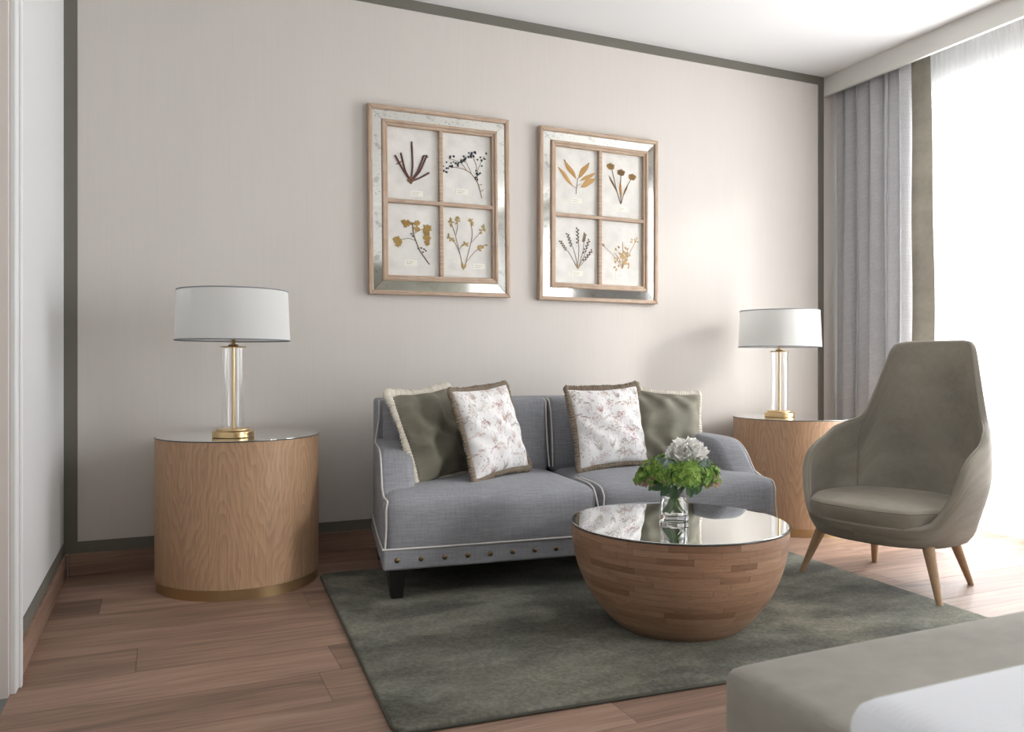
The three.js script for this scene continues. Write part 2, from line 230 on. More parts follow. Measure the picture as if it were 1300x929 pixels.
// ---------------------------------------------------------------- the room
const ROOM = { x0: -0.4, x1: 4.28, z0: -4.075, z1: 1.55, h: 2.86 };
{
  const f = struct('floor', 'brown oak plank floor running along the back wall', 'floor');
  part('subfloor', span(-0.42, 4.5, -0.12, -0.0075, ROOM.z0 - 0.02, ROOM.z1 + 0.02), M.strip, f);
  const r = rng(11), W = 0.2285, cache = new Map();
  const known = { '-3': [-0.219, 1.0], '-2': [0.535, 1.75], '0': [-0.074, 1.15], '1': [0.513, 1.73] };
  for (let k = -6; k < 19; k++) {
    const zb = -2.725 + W * k - W, zf = zb + W;
    let x = -0.4 - r() * 1.0; const cuts = known[k] ? [-0.4, ...known[k]] : null; let n = 0;
    while (x < ROOM.x1) {
      let x2 = cuts && n < cuts.length - 1 ? cuts[n + 1] : (cuts && n === 0 ? cuts[0] : x + 1.22); if (cuts && n === 0) x = cuts[0];
      if (x2 <= x) x2 = x + 1.22; n++;
      const a = max(x, -0.4), b = min(x2, ROOM.x1), z0 = max(zb, ROOM.z0), z1 = min(zf, ROOM.z1); x = x2;
      if (b - a < 0.02 || z1 - z0 < 0.02) continue;
      const key = [(b - a).toFixed(3), (z1 - z0).toFixed(3)].join(), g = cache.get(key) ?? box(b - a - 0.0012, 0.0075, z1 - z0 - 0.0012, 0, -0.00375, 0); cache.set(key, g);
      const m = part('plank', g, plankMats[(r() * 6) | 0], f); m.position.set((a + b) / 2, (r() - 0.5) * 0.0004 - 0.0002, (z0 + z1) / 2);
    }
  }
  const wb = struct('wall_back', 'warm grey papered wall behind the sofa', 'wall');
  part('wallpaper_face', span(ROOM.x0 - 0.2, 4.5, -0.1, ROOM.h + 0.1, ROOM.z0 - 0.15, ROOM.z0), M.wallpaper, wb);
  const wl = struct('wall_left', 'plain white wall with the doorway', 'wall');
  const DZ0 = -2.68, DZ1 = -1.75, DH = 2.7;
  part('wall_panel', span(-0.6, -0.4, -0.1, ROOM.h + 0.1, ROOM.z0, DZ0), M.whiteWall, wl);
  part('wall_panel', span(-0.6, -0.4, -0.1, ROOM.h + 0.1, DZ1, ROOM.z1 + 0.1), M.whiteWall, wl);
  part('wall_panel', span(-0.6, -0.4, DH, ROOM.h + 0.1, DZ0, DZ1), M.whiteWall, wl);
  const wf = struct('wall_front', 'pale wall behind the bed headboard', 'wall');
  part('wall_panel', span(-0.6, 4.5, -0.1, ROOM.h + 0.1, ROOM.z1, ROOM.z1 + 0.15), M.whiteWall, wf);
  const wr = struct('wall_right', 'white wall around the tall window', 'wall');
  const [[a0, a1], [b0, b1]] = WIN.spans;
  for (const [q0, q1] of [[ROOM.z0, a0], [a1, b0], [b1, ROOM.z1]]) part('wall_panel', span(WIN.x, 4.5, -0.1, ROOM.h + 0.1, q0, q1), M.whiteWall, wr);
  for (const [q0, q1] of WIN.spans) { part('lintel', span(WIN.x, 4.5, WIN.y1, ROOM.h + 0.1, q0, q1), M.whiteWall, wr); part('threshold', span(WIN.x, 4.5, -0.1, 0.0, q0, q1), M.concrete, wr); }
  part('papered_panel', span(0.2, 3.6, 0, 2.12, ROOM.z1 - 0.015, ROOM.z1), M.headWall, wf);
  part('border_strip', span(0.2, 3.6, 2.12, 2.17, ROOM.z1 - 0.018, ROOM.z1), M.strip, wf);
  const c = struct('ceiling', 'plain white ceiling', 'ceiling');
  part('ceiling_slab', span(-0.6, 4.5, ROOM.h, ROOM.h + 0.12, ROOM.z0, ROOM.z1), M.ceiling, c);
  // grey border strips on the walls
  const s = (n, label, g) => { const m = solo(n, g, M.strip, label, 'trim', 'structure'); return m; };
  const zf = ROOM.z0, t = 0.004;
  s('trim_1', 'dark grey border strip along the top of the papered wall', span(-0.4, 4.05, 2.806, 2.86, zf, zf + t));
  s('trim_2', 'dark grey upright border strip in the corner by the white wall', span(-0.4, -0.346, 0.152, 2.806, zf, zf + t));
  s('trim_3', 'dark grey upright border strip beside the curtain', span(4.003, 4.05, 0.152, 2.806, zf, zf + t));
  s('trim_4', 'dark grey border strip above the back wall baseboard', span(-0.4, 4.05, 0.1, 0.152, zf, zf + t));
  s('trim_5', 'dark grey border strip above the white wall baseboard', span(-0.4, -0.4 + t, 0.1, 0.152, zf + t, DZ0 - 0.07));
  const bb = (n, label, g) => solo(n, g, plankMats[0], label, 'baseboard', 'structure');
  bb('baseboard_back', 'brown wooden baseboard under the papered wall', rbox(4.64, 0.1, 0.014, 0.003, 1.94, 0.05, zf + 0.007));
  bb('baseboard_left', 'brown wooden baseboard under the white wall', rbox(0.014, 0.1, DZ0 - 0.07 - zf - 0.014, 0.003, -0.393, 0.05, (zf + 0.014 + DZ0 - 0.07) / 2));
  // curtain pelmet
  const p = struct('trim_6', 'painted pelmet board over the curtains', 'pelmet');
  part('pelmet_board', span(4.05, 4.075, 2.733, 2.86, zf, ROOM.z1), M.pelmet, p);
  // doorway
  const d = struct('door_1', 'white framed doorway in the white wall', 'door');
  const arch = (g) => part('architrave', g, M.whiteTrim, d);
  arch(merge([rbox(0.018, DH + 0.07, 0.07, 0.005, -0.392, (DH + 0.07) / 2, DZ0 - 0.035), rbox(0.03, DH + 0.07, 0.022, 0.005, -0.39, (DH + 0.07) / 2, DZ0 - 0.058)]));
  arch(rbox(0.018, DH + 0.07, 0.07, 0.005, -0.392, (DH + 0.07) / 2, DZ1 + 0.035));
  arch(rbox(0.018, 0.07, DZ1 - DZ0, 0.005, -0.392, DH + 0.035, (DZ0 + DZ1) / 2));
  part('jamb', span(-0.6, -0.4, 0, DH, DZ0, DZ0 + 0.02), M.jamb, d);
  part('jamb', span(-0.6, -0.4, 0, DH, DZ1 - 0.02, DZ1), M.jamb, d);
  part('jamb', span(-0.6, -0.4, DH - 0.02, DH, DZ0 + 0.02, DZ1 - 0.02), M.jamb, d);
  const leaf = part('door_leaf', rbox(0.04, DH - 0.03, DZ1 - DZ0 - 0.05, 0.004, -0.575, DH / 2 - 0.01, (DZ0 + DZ1) / 2), M.whiteTrim, d);
  part('handle', merge([new THREE.CylinderGeometry(0.009, 0.009, 0.05, 12).rotateZ(PI / 2).translate(-0.535, 1.02, DZ1 - 0.1), rbox(0.016, 0.018, 0.12, 0.006, -0.512, 1.02, DZ1 - 0.15)]), M.brass, leaf);
  part('threshold_tile', span(-0.62, -0.4, -0.1, 0.0, DZ0, DZ1), M.tile, d);
  // window
  WIN.spans.forEach(([z0, z1], n) => {
    const w = struct('window_' + (n + 1), n ? 'white framed balcony window beside the bed' : 'tall white framed balcony window behind the armchair', 'window');
    const wx = 4.36, zs = n ? [z0, 0.5, z1] : [z0, -2.9, z1];
    part('window_frame', merge([span(wx - 0.03, wx + 0.03, 0, 0.1, z0, z1), span(wx - 0.03, wx + 0.03, WIN.y1 - 0.06, WIN.y1, z0, z1)]), M.frameWhite, w);
    zs.forEach((z, i) => part('mullion', span(wx - 0.035, wx + 0.035, 0.1, WIN.y1 - 0.06, i === 0 ? z : i === 2 ? z - 0.05 : z - 0.03, i === 0 ? z + 0.05 : i === 2 ? z : z + 0.03), M.frameWhite, w));
    for (let i = 0; i < 2; i++) part('pane', span(wx - 0.003, wx + 0.003, 0.1, WIN.y1 - 0.06, zs[i] + (i ? 0.03 : 0.05), zs[i + 1] - (i ? 0.05 : 0.03)), M.glass, w);
  });
  const b = struct('floor_balcony', 'pale balcony slab outside the window', 'balcony');
  part('slab', span(4.5, 6.3, -0.2, -0.03, -5.5, 2.5), M.concrete, b);
}

// ---------------------------------------------------------------- curtains
function drape(z0, z1, x0, y0, y1, folds, amp, seed, nu, nv = 26) {
  const r = rng(seed), ph = Array.from({ length: 6 }, () => r() * 7), L = abs(z1 - z0), slack = 1.5;
  return grid(nu, nv, (s, t) => {
    const y = lerp(y0, y1, t), q = s + 0.016 * sin(s * 9 + ph[0]) + (1 - t) * 0.02 * sin(s * 13 + ph[1]), a = q * folds * 2 * PI, g = amp * (0.75 + 0.35 * sin(s * 17 + ph[2])) * lerp(1.0, 0.8, t);
    const w = sin(a + 0.5 * sin(a + ph[3]));
    return V3(x0 + g * w + 0.12 * amp * sin(t * 5 + s * 20 + ph[4]), y, lerp(z0, z1, s) + 0.35 * (L / folds) * sin(2 * a) * 0.35);
  }, { uv: (s, t) => [s * L * slack, lerp(y0, y1, t)] });
}
{
  const c = thing('curtain', 'heavy grey linen curtain hanging beside the table in the corner', 'curtain', [0, 0, 0]);
  part('curtain_panel', drape(-4.03, -3.46, 4.145, 0.02, 2.82, 5.2, 0.068, 11, 320), M.curtain, c);
  part('velvet_border', grid(24, 30, (s, t) => { const y = lerp(0.02, 2.82, t); return V3(4.115 + 0.03 * s + 0.014 * sin(s * 4.2 + t * 1.2) + 0.004 * sin(t * 17), y, lerp(-3.45, -3.315, s) + 0.012 * sin(t * 4) * (0.4 + s)); }, { uv: (s, t) => [s * 0.14, t * 2.8] }), M.curtainEdge, c);
  const c2 = thing('curtain', 'heavy grey linen curtain on the wall between the two windows', 'curtain', [0, 0, 0]);
  part('curtain_panel', drape(-1.78, -0.22, 4.145, 0.02, 2.82, 13, 0.046, 8, 420), M.curtain, c2);
  const sh = thing('sheer_curtain', 'white translucent sheer curtain drawn across the tall window', 'curtain', [0, 0, 0]);
  const r = rng(4), ph = Array.from({ length: 8 }, () => r() * 7);
  part('sheer_panel', grid(900, 22, (s, t) => {
    const z = lerp(-3.62, 1.2, s), y = lerp(0.015, 2.82, t), k = sst(0.75, 1, t);
    const a = z * 2 * PI / 0.19 + 1.6 * sin(z * 3.1 + ph[0]) + 0.9 * sin(z * 7 + ph[1]), f = 0.022 * sin(a + 0.4 * sin(a)) * (0.65 + 0.35 * sin(z * 2.3 + ph[2])), p = 0.012 * sin(z * 2 * PI / 0.034);
    return V3(4.225 + lerp(f, p, k * 0.85), y, z + 0.01 * sin(t * 6 + z * 5));
  }, { uv: (s, t) => [s * 6, t * 2.8] }), M.sheer, sh);
}

// ---------------------------------------------------------------- rug
{
  const rug = thing('rug', 'mottled olive grey velvet pile rug under the coffee table', 'rug', [0.545, 0, -1.99], -deg(3.6));
  const w = 2.25, d = 1.64, rr = 0.045, H = 0.013;
  const shape = new THREE.Shape();
  shape.moveTo(rr, 0); shape.lineTo(w - rr, 0); shape.quadraticCurveTo(w, 0, w, rr); shape.lineTo(w, d - rr); shape.quadraticCurveTo(w, d, w - rr, d); shape.lineTo(rr, d); shape.quadraticCurveTo(0, d, 0, d - rr); shape.lineTo(0, rr); shape.quadraticCurveTo(0, 0, rr, 0);
  part('pile', extrude(shape, H - 0.010, 0.005, 3).rotateX(-PI / 2).translate(0, 0.006, 0), M.rug, rug);
  const pts = shape.getSpacedPoints(160).slice(0, 160).map((p) => V3(p.x, 0.0052, -p.y));
  part('bound_edge', tube(pts, 0.005, 320, true, 8), M.rugEdge, rug);
}
const RUGTOP = 0.0142;

// ---------------------------------------------------------------- drum side tables and lamps
function sideTable(x, z, turn, label, reps) {
  const t = thing('side_table', label, 'side table', [x, 0, z], turn, 'oak drum side tables');
  const r = 0.341, H = 0.64;
  const g = new THREE.CylinderGeometry(r, r, H - 0.05, 96, 1, true).translate(0, 0.045 + (H - 0.05) / 2, 0);
  const uv = g.attributes.uv; for (let i = 0; i < uv.count; i++) uv.setXY(i, uv.getX(i) * reps, uv.getY(i));
  part('drum_body', g, oakMat, t);
  part('drum_floor', new THREE.CylinderGeometry(r - 0.002, r - 0.002, 0.01, 96).translate(0, 0.05, 0), oakMat, t);
  part('brass_plinth', new THREE.CylinderGeometry(r - 0.005, r - 0.005, 0.045, 96).translate(0, 0.0225, 0), M.brassPlinth, t);
  const top = part('mirror_top', lathe([[0, H - 0.006], [r - 0.0015, H - 0.006], [r - 0.0015, H - 0.0005], [r - 0.003, H], [0, H]], 96), M.mirror, t);
  part('dark_edge', new THREE.TorusGeometry(r - 0.001, 0.0026, 8, 96).rotateX(PI / 2).translate(0, H - 0.0035, 0), M.edge, top);
  return t;
}
sideTable(0.312, -3.718, deg(195), 'oak drum side table with mirror top standing beside the sofa and white wall', 6);
sideTable(3.398, -3.65, deg(80), 'oak drum side table with mirror top in the corner by the grey curtain', 6);
function tableLamp(x, z, label) {
  const t = thing('table_lamp', label, 'table lamp', [x, 0.6405, z], 0, 'glass column table lamps');
  part('base', lathe([[0, 0], [0.083, 0], [0.085, 0.003], [0.085, 0.023], [0.083, 0.026], [0.069, 0.026], [0.069, 0.034], [0.067, 0.036], [0, 0.036]], 64), M.brass, t);
  part('glass_column', lathe([[0.0445, 0.037], [0.0495, 0.037], [0.0495, 0.376], [0.0445, 0.376], [0.0445, 0.037]], 64), M.glass, t);
  part('rod', new THREE.CylinderGeometry(0.0065, 0.0065, 0.35, 20).translate(0, 0.207, 0), M.brass, t);
  part('cap', lathe([[0, 0.377], [0.051, 0.377], [0.052, 0.379], [0.052, 0.382], [0.02, 0.384], [0.02, 0.39], [0.009, 0.392], [0.008, 0.42], [0, 0.42]], 48), M.brass, t);
  const y0 = 0.408, y1 = 0.616, r0 = 0.232, r1 = 0.223;
  const sh = part('shade', lathe([[r0, y0], [r1, y1]], 96), M.shade, t);
  part('shade_rim', new THREE.TorusGeometry(r0, 0.0026, 8, 96).rotateX(PI / 2).translate(0, y0, 0), M.shadeRim, sh);
  part('shade_rim', new THREE.TorusGeometry(r1, 0.0026, 8, 96).rotateX(PI / 2).translate(0, y1, 0), M.shadeRim, sh);
  part('diffuser', new THREE.CylinderGeometry(r0 - 0.006, r0 - 0.006, 0.003, 64).translate(0, y0 + 0.012, 0), M.shade, sh);
  const bulb = part('socket', new THREE.CylinderGeometry(0.014, 0.014, 0.06, 20).translate(0, 0.45, 0), M.brass, t);
  part('bulb', new THREE.SphereGeometry(0.03, 20, 14).translate(0, 0.505, 0), M.frameWhite, bulb);
  return t;
}
tableLamp(0.278, -3.585, 'glass column table lamp with white drum shade beside the sofa and white wall');
tableLamp(3.312, -3.672, 'glass column table lamp with white drum shade in the corner by the grey curtain');

// ---------------------------------------------------------------- sofa
const SOFA = { o: V3(0.794, 0, -3.082), a: deg(5.5), w: 1.84 };
const onSofa = (u, y, w) => V3(SOFA.o.x + u * cos(SOFA.a) + w * sin(SOFA.a), y, SOFA.o.z + u * sin(SOFA.a) - w * cos(SOFA.a));
{
  const s = thing('sofa', 'blue grey linen two seat sofa with white piping and nailhead base', 'sofa', SOFA.o.toArray(), -SOFA.a);
  const W = SOFA.w, D = 0.84, tap = 0.075, B0 = 0.133, B1 = 0.218;
  const taper = (p) => { const w = -p.z; p.x = W / 2 + (p.x - W / 2) * (1 - (2 * tap / W) * clamp(w / D)); };
  const tg = (g) => { const q = g.attributes.position, v = V3(); for (let i = 0; i < q.count; i++) { v.fromBufferAttribute(q, i); taper(v); q.setXYZ(i, v.x, v.y, v.z); } g.computeBoundingSphere(); return g; };
  const tp = (u, y, w) => { const v = V3(u, y, -w); taper(v); return v; };
  part('base_rail', tg(rbox(W, B1 - B0, D, 0.012, W / 2, (B0 + B1) / 2, -D / 2)), M.sofa, s);
  // seat cushions run out in front of the arms
  for (const k of [0, 1]) {
    const u0 = k ? W / 2 + 0.012 : 0.004, u1 = k ? W - 0.004 : W / 2 + 0.008, w = u1 - u0, top = 0.424, h = top - 0.17, d = 0.66;
    const g = softBox(w, h, d, 0.055, 26, (p) => {
      const fx = 1 - pow(abs(p.x) / (w / 2), 4), fz = 1 - pow(abs(p.z) / (d / 2), 4);
      if (p.y > 0) p.y += 0.02 * fx * fz * (p.y / (h / 2));
      if (p.z > 0) p.z += 0.012 * fx * (1 - pow(p.y / (h / 2), 2)) * (p.z / (d / 2));
    }).translate((u0 + u1) / 2, top - h / 2, -d / 2 - 0.004);
    part('seat_cushion', tg(g), M.sofa, s);
  }
  { // piping in the gap between the two seats
    const u = W / 2 + 0.01;
    for (const o of [-0.016, 0.02]) part('piping', tube([tp(u + o * 0.2, 0.23, -0.001), tp(u + o * 0.4, 0.30, -0.005), tp(u + o, 0.375, 0.004), tp(u + o, 0.413, 0.035), tp(u + o * 0.8, 0.426, 0.1), tp(u + o * 0.6, 0.43, 0.25)], 0.0038, 40), M.piping, s);
  }
  // arms: level at the back, sloping to the seat in front
  for (const k of [0, 1]) {
    const sr = new THREE.Shape();
    sr.moveTo(0.09, 0.2); sr.lineTo(0.09, 0.40); sr.bezierCurveTo(0.17, 0.42, 0.19, 0.50, 0.235, 0.54); sr.bezierCurveTo(0.28, 0.585, 0.33, 0.588, 0.45, 0.59); sr.lineTo(0.70, 0.592); sr.lineTo(0.70, 0.2); sr.lineTo(0.09, 0.2);
    const T_ = 0.152, g = extrude(sr, T_ - 0.07, 0.035, 6, 1.2).rotateY(PI / 2).translate((k ? W - T_ : 0) + 0.035, 0, 0);
    part('arm', tg(g), M.sofa, s);
    const m = (u, y, w) => tp(k ? W - u : u, y, w), edge = [], run = sr.getPoints(14).filter((q) => q.y > 0.401);   // piping follows the outer arm edge
    for (let i = 1; i < run.length - 1; i++) { const d = run[i + 1].clone().sub(run[i - 1]).normalize(), n = V2(-d.y, d.x); if (run[i].x > 0.15 && run[i].x < 0.66) edge.push(m(0.0085, run[i].y - n.y * 0.0085, run[i].x - n.x * 0.0085)); }
    part('piping', tube([m(0.032, 0.775, 0.70), m(0.03, 0.69, 0.69), m(0.018, 0.62, 0.675), m(0.0085, 0.584, 0.63), ...edge.reverse(), m(0.011, 0.411, 0.10), m(0.014, 0.409, 0.06), m(0.02, 0.402, 0.024), m(0.0145, 0.37, 0.0165), m(0.0145, 0.30, 0.0155), m(0.009, B1, 0.006)], 0.0042, 220), M.piping, s);
  }
  // back
  const bs = new THREE.Shape(); bs.moveTo(0.66, 0.2); bs.lineTo(0.70, 0.775); bs.quadraticCurveTo(0.705, 0.782, 0.73, 0.782); bs.lineTo(0.83, 0.782); bs.lineTo(0.83, 0.2); bs.lineTo(0.66, 0.2);
  part('back_frame', tg(extrude(bs, W - 0.06, 0.02, 4, 1.0).rotateY(PI / 2).translate(0.03, 0, 0)), M.sofa, s);
  for (const k of [0, 1]) {
    const u0 = k ? W / 2 + 0.01 : 0.05, u1 = k ? W - 0.05 : W / 2 - 0.002, w = u1 - u0, h = 0.38, d = 0.13;
    const g = softBox(w, h, d, 0.035, 22, (p) => { const fx = 1 - pow(abs(p.x) / (w / 2), 4), fy = 1 - pow(abs(p.y) / (h / 2), 4); if (p.z > 0) p.z += 0.022 * fx * fy; }).rotateX(-deg(5)).translate((u0 + u1) / 2, 0.593, -0.665);
    part('back_cushion', tg(g), M.sofa, s);
    const pu = k ? u0 + 0.004 : u1 - 0.004;
    part('piping', tube([tp(pu, 0.775, 0.66), tp(pu, 0.76, 0.625), tp(pu + (k ? 0.004 : -0.004), 0.7, 0.612), tp(pu + (k ? 0.004 : -0.004), 0.55, 0.59), tp(pu, 0.44, 0.575)], 0.0042, 40), M.piping, s);
  }
  part('piping', tube([tp(W - 0.002, B1, 0.8), tp(W + 0.002, B1, 0.4), tp(W, B1, 0.05), tp(W - 0.002, B1, 0.006), tp(W - 0.006, B1, 0.002), tp(W - 0.05, B1, -0.001), tp(W / 2, B1, -0.003), tp(0.05, B1, -0.001), tp(0.006, B1, 0.002), tp(0.002, B1, 0.006), tp(0, B1, 0.05), tp(-0.002, B1, 0.4), tp(0.002, B1, 0.8)], 0.0042, 200), M.piping, s);
  const nail = new THREE.SphereGeometry(0.0108, 14, 8, 0, PI * 2, 0, PI / 2).scale(1, 0.62, 1).rotateX(PI / 2);
  for (let i = 0; i < 19; i++) part('nailhead', nail, M.brassDark, s).position.set(0.056 + i * 0.096, 0.174, 0.0);
  const leg = new THREE.CylinderGeometry(0.042 * 1.18, 0.027 * 1.18, B0 - RUGTOP + 0.006, 4, 1).rotateY(PI / 4).scale(1, 1, 1);
  for (const [u, w, y] of [[0.063, 0.06, 0], [W - 0.063, 0.06, 0], [0.12, D - 0.08, 1], [W - 0.12, D - 0.08, 1]]) {
    const g = leg.clone(); if (y) g.scale(1, B0 / (B0 - RUGTOP + 0.006), 1);
    part('leg', boxUV(toCreasedNormals(g, 0.3)), M.blackWood, s).position.set(u, y ? B0 / 2 : (B0 + RUGTOP + 0.006) / 2 - 0.003, -w);
  }
}

// ---------------------------------------------------------------- cushions
function pillowGeo(w, h, t, seed, wrinkle) {
  const r = rng(seed), ph = Array.from({ length: 10 }, () => r() * 6.3);
  const outline = (x, y) => [x * (1 - 0.075 * (1 - y * y)) * w / 2, y * (1 - 0.075 * (1 - x * x)) * h / 2];
  const side = (sg) => grid(44, 44, (a, b) => {
    const e = (q) => sin((q - 0.5) * PI), x = e(a), y = e(b), [X, Y] = outline(x, y), f = pow(max(0, (1 - x * x) * (1 - y * y)), 0.42);
    const edge = pow(max(abs(x), abs(y)), 3), wr = wrinkle * f * (sin(x * 9 + y * 5 + ph[0] + 2 * sin(y * 4 + ph[1])) * (0.25 + edge) + 0.6 * sin(y * 13 - x * 4 + ph[2] + 1.5 * sin(x * 3 + ph[3])) * edge + 0.35 * sin((x - y) * 7 + ph[4]));
    return V3(X, Y, sg * (t / 2 * f + wr * 0.012));
  }, { flip: sg < 0, uv: (a, b) => { const e = (q) => 0.5 + 0.5 * sin((q - 0.5) * PI); return [e(a) * 0.98 + 0.01, e(b) * 0.98 + 0.01]; } });
  const rim = []; const N = 40;
  for (let k = 0; k < 4; k++) for (let i = 0; i < N; i++) { const q = -1 + 2 * i / N, [x, y] = k === 0 ? [q, -1] : k === 1 ? [1, q] : k === 2 ? [-q, 1] : [-1, -q]; const [X, Y] = outline(x, y); rim.push(V3(X, Y, 0)); }
  return { front: side(1), back: side(-1), rim };
}
function fringe(rim, r, seed, ridges, fuzz) {       // ruched brush trim: many fine ridges round a rope
  const rr = rng(seed), c = new THREE.CatmullRomCurve3(rim, true), N = 640, fr = c.computeFrenetFrames(N, true), pts = c.getSpacedPoints(N), jit = Array.from({ length: N + 1 }, () => rr());
  const Z = V3(0, 0, 1);
  return grid(N, 10, (s, t) => {
    const i = Math.round(s * N) % N, p = pts[i], tan = fr.tangents[i], out = tan.clone().cross(Z).normalize(), a = t * 2 * PI;
    const k = r * (1 + 0.13 * sin(i * 2 * PI / N * ridges) + fuzz * (jit[i] - 0.5) * (0.5 + 0.5 * cos(a)) + 0.2 * sin(i * 0.05 + seed));
    return p.clone().addScaledVector(out, r * 0.55 + k * 1.15 * cos(a)).addScaledVector(Z, k * 0.85 * sin(a));
  }, { closeU: false });
}
function cushion(name, label, mat, fringeMat, pos, rot, size, thick, seed, wrinkle, fr, group) {
  const o = thing(name, label, 'cushion', pos.toArray(), 0, group); o.rotation.set(rot[0], rot[1], rot[2], 'YXZ');
  const P = pillowGeo(size[0], size[1], thick, seed, wrinkle);
  part('cover', mergeGeometries([P.front, P.back]), mat, o);
  part('fringe', fringe(P.rim, fr, seed, 120, 0.5), fringeMat, o);
  return o;
}
const print1 = std(lin(0.92, 0.92, 0.93), 0.9, { map: toile(21) }), print2 = std(lin(0.92, 0.92, 0.93), 0.9, { map: toile(34) });
cushion('throw_cushion', 'olive velvet cushion with cream fringe slumped against the sofa arm by the lamp', M.cushVelvet, M.creamFringe, onSofa(0.30, 0.628, 0.43), [-0.36, 0.55, 0.06], [0.42, 0.42], 0.16, 3, 2.2, 0.0155, 'olive velvet cushions on the sofa');
cushion('throw_cushion', 'botanical print cushion with brown fringe leaning on an olive cushion by the sofa arm', print1, M.brownFringe, onSofa(0.545, 0.648, 0.345), [-0.30, 0.50, 0.06], [0.40, 0.405], 0.14, 7, 0.8, 0.0125, 'botanical print cushions on the sofa');
cushion('throw_cushion', 'botanical print cushion with brown fringe standing upright behind the coffee table', print2, M.brownFringe, onSofa(1.185, 0.642, 0.46), [-0.24, 0.10, 0.03], [0.425, 0.39], 0.12, 12, 0.8, 0.0135, 'botanical print cushions on the sofa');
cushion('throw_cushion', 'olive velvet cushion with cream fringe behind the flowers on the coffee table', M.cushVelvet, M.creamFringe, onSofa(1.535, 0.618, 0.52), [-0.20, -0.05, -0.09], [0.41, 0.385], 0.14, 15, 1.4, 0.011, 'olive velvet cushions on the sofa');

// ---------------------------------------------------------------- coffee table
const COF = { x: 1.717, z: -2.427, r: 0.386, h: 0.381 };
{
  const t = thing('coffee_table', 'bowl shaped butcher block coffee table with round mirror top', 'coffee table', [COF.x, 0, COF.z]);
  const H = COF.h - 0.008, y0 = RUGTOP, a = 0.434, rad = (y) => COF.r * sqrt(max(0, 1 - pow((H - y) / a, 2)));
  const prof = [[0, y0 + 0.004]]; for (let i = 0; i <= 20; i++) { const y = lerp(y0 + 0.004, H - 0.002, i / 20); prof.push([rad(y) - 0.005, y]); } prof.push([0, H - 0.002]);
  part('bowl_core', lathe(prof, 72), blockMats[1], t);
  const rows = 17, r = rng(9), hh = (H - y0) / rows;
  for (let k = 0; k < rows; k++) {
    const ya = y0 + k * hh, yb = ya + hh, circ = 2 * PI * rad((ya + yb) / 2); let ang = r() * 2; const end = ang + 2 * PI;
    while (ang < end - 1e-3) {
      let len = (0.10 + r() * 0.17) * 2 * PI / circ; if (end - ang - len < 0.07 * 2 * PI / circ) len = end - ang;
      const a0 = ang, a1 = ang + len, gap = 0.0004 / rad(ya), lift = (r() - 0.5) * 0.0005; ang = a1;
      const n = max(3, Math.ceil(len / 0.09));
      const P = (s, y, in_) => { const R = rad(y) + lift - in_, th = lerp(a0 + gap, a1 - gap, s); return V3(R * sin(th), y, R * cos(th)); }, yl = ya + 0.0002, yh = yb - 0.0002;
      const g = mergeGeometries([
        grid(n, 3, (s, q) => P(s, lerp(yl, yh, q), 0), { uv: (s, q) => [(a0 + len * s) * 0.36, k * 0.13 + q * hh] }),
        grid(n, 1, (s, q) => P(s, yh, q * 0.006)), grid(n, 1, (s, q) => P(s, yl, 0.006 - q * 0.006)),
        grid(1, 1, (s, q) => P(0, lerp(yl, yh, q), 0.006 - s * 0.006)), grid(1, 1, (s, q) => P(1, lerp(yl, yh, q), s * 0.006))]);
      part('wood_block', g, blockMats[r() < 0.06 ? 4 : [0, 1, 2, 3, 5][(r() * 5) | 0]], t);
    }
  }
  const top = part('mirror_top', lathe([[0, H], [COF.r - 0.002, H], [COF.r - 0.001, H + 0.002], [COF.r - 0.001, H + 0.0065], [COF.r - 0.003, H + 0.008], [0, H + 0.008]], 120), M.mirror, t);
  part('dark_edge', new THREE.TorusGeometry(COF.r - 0.0012, 0.0026, 8, 120).rotateX(PI / 2).translate(0, H + 0.0042, 0), M.edge, top);
}

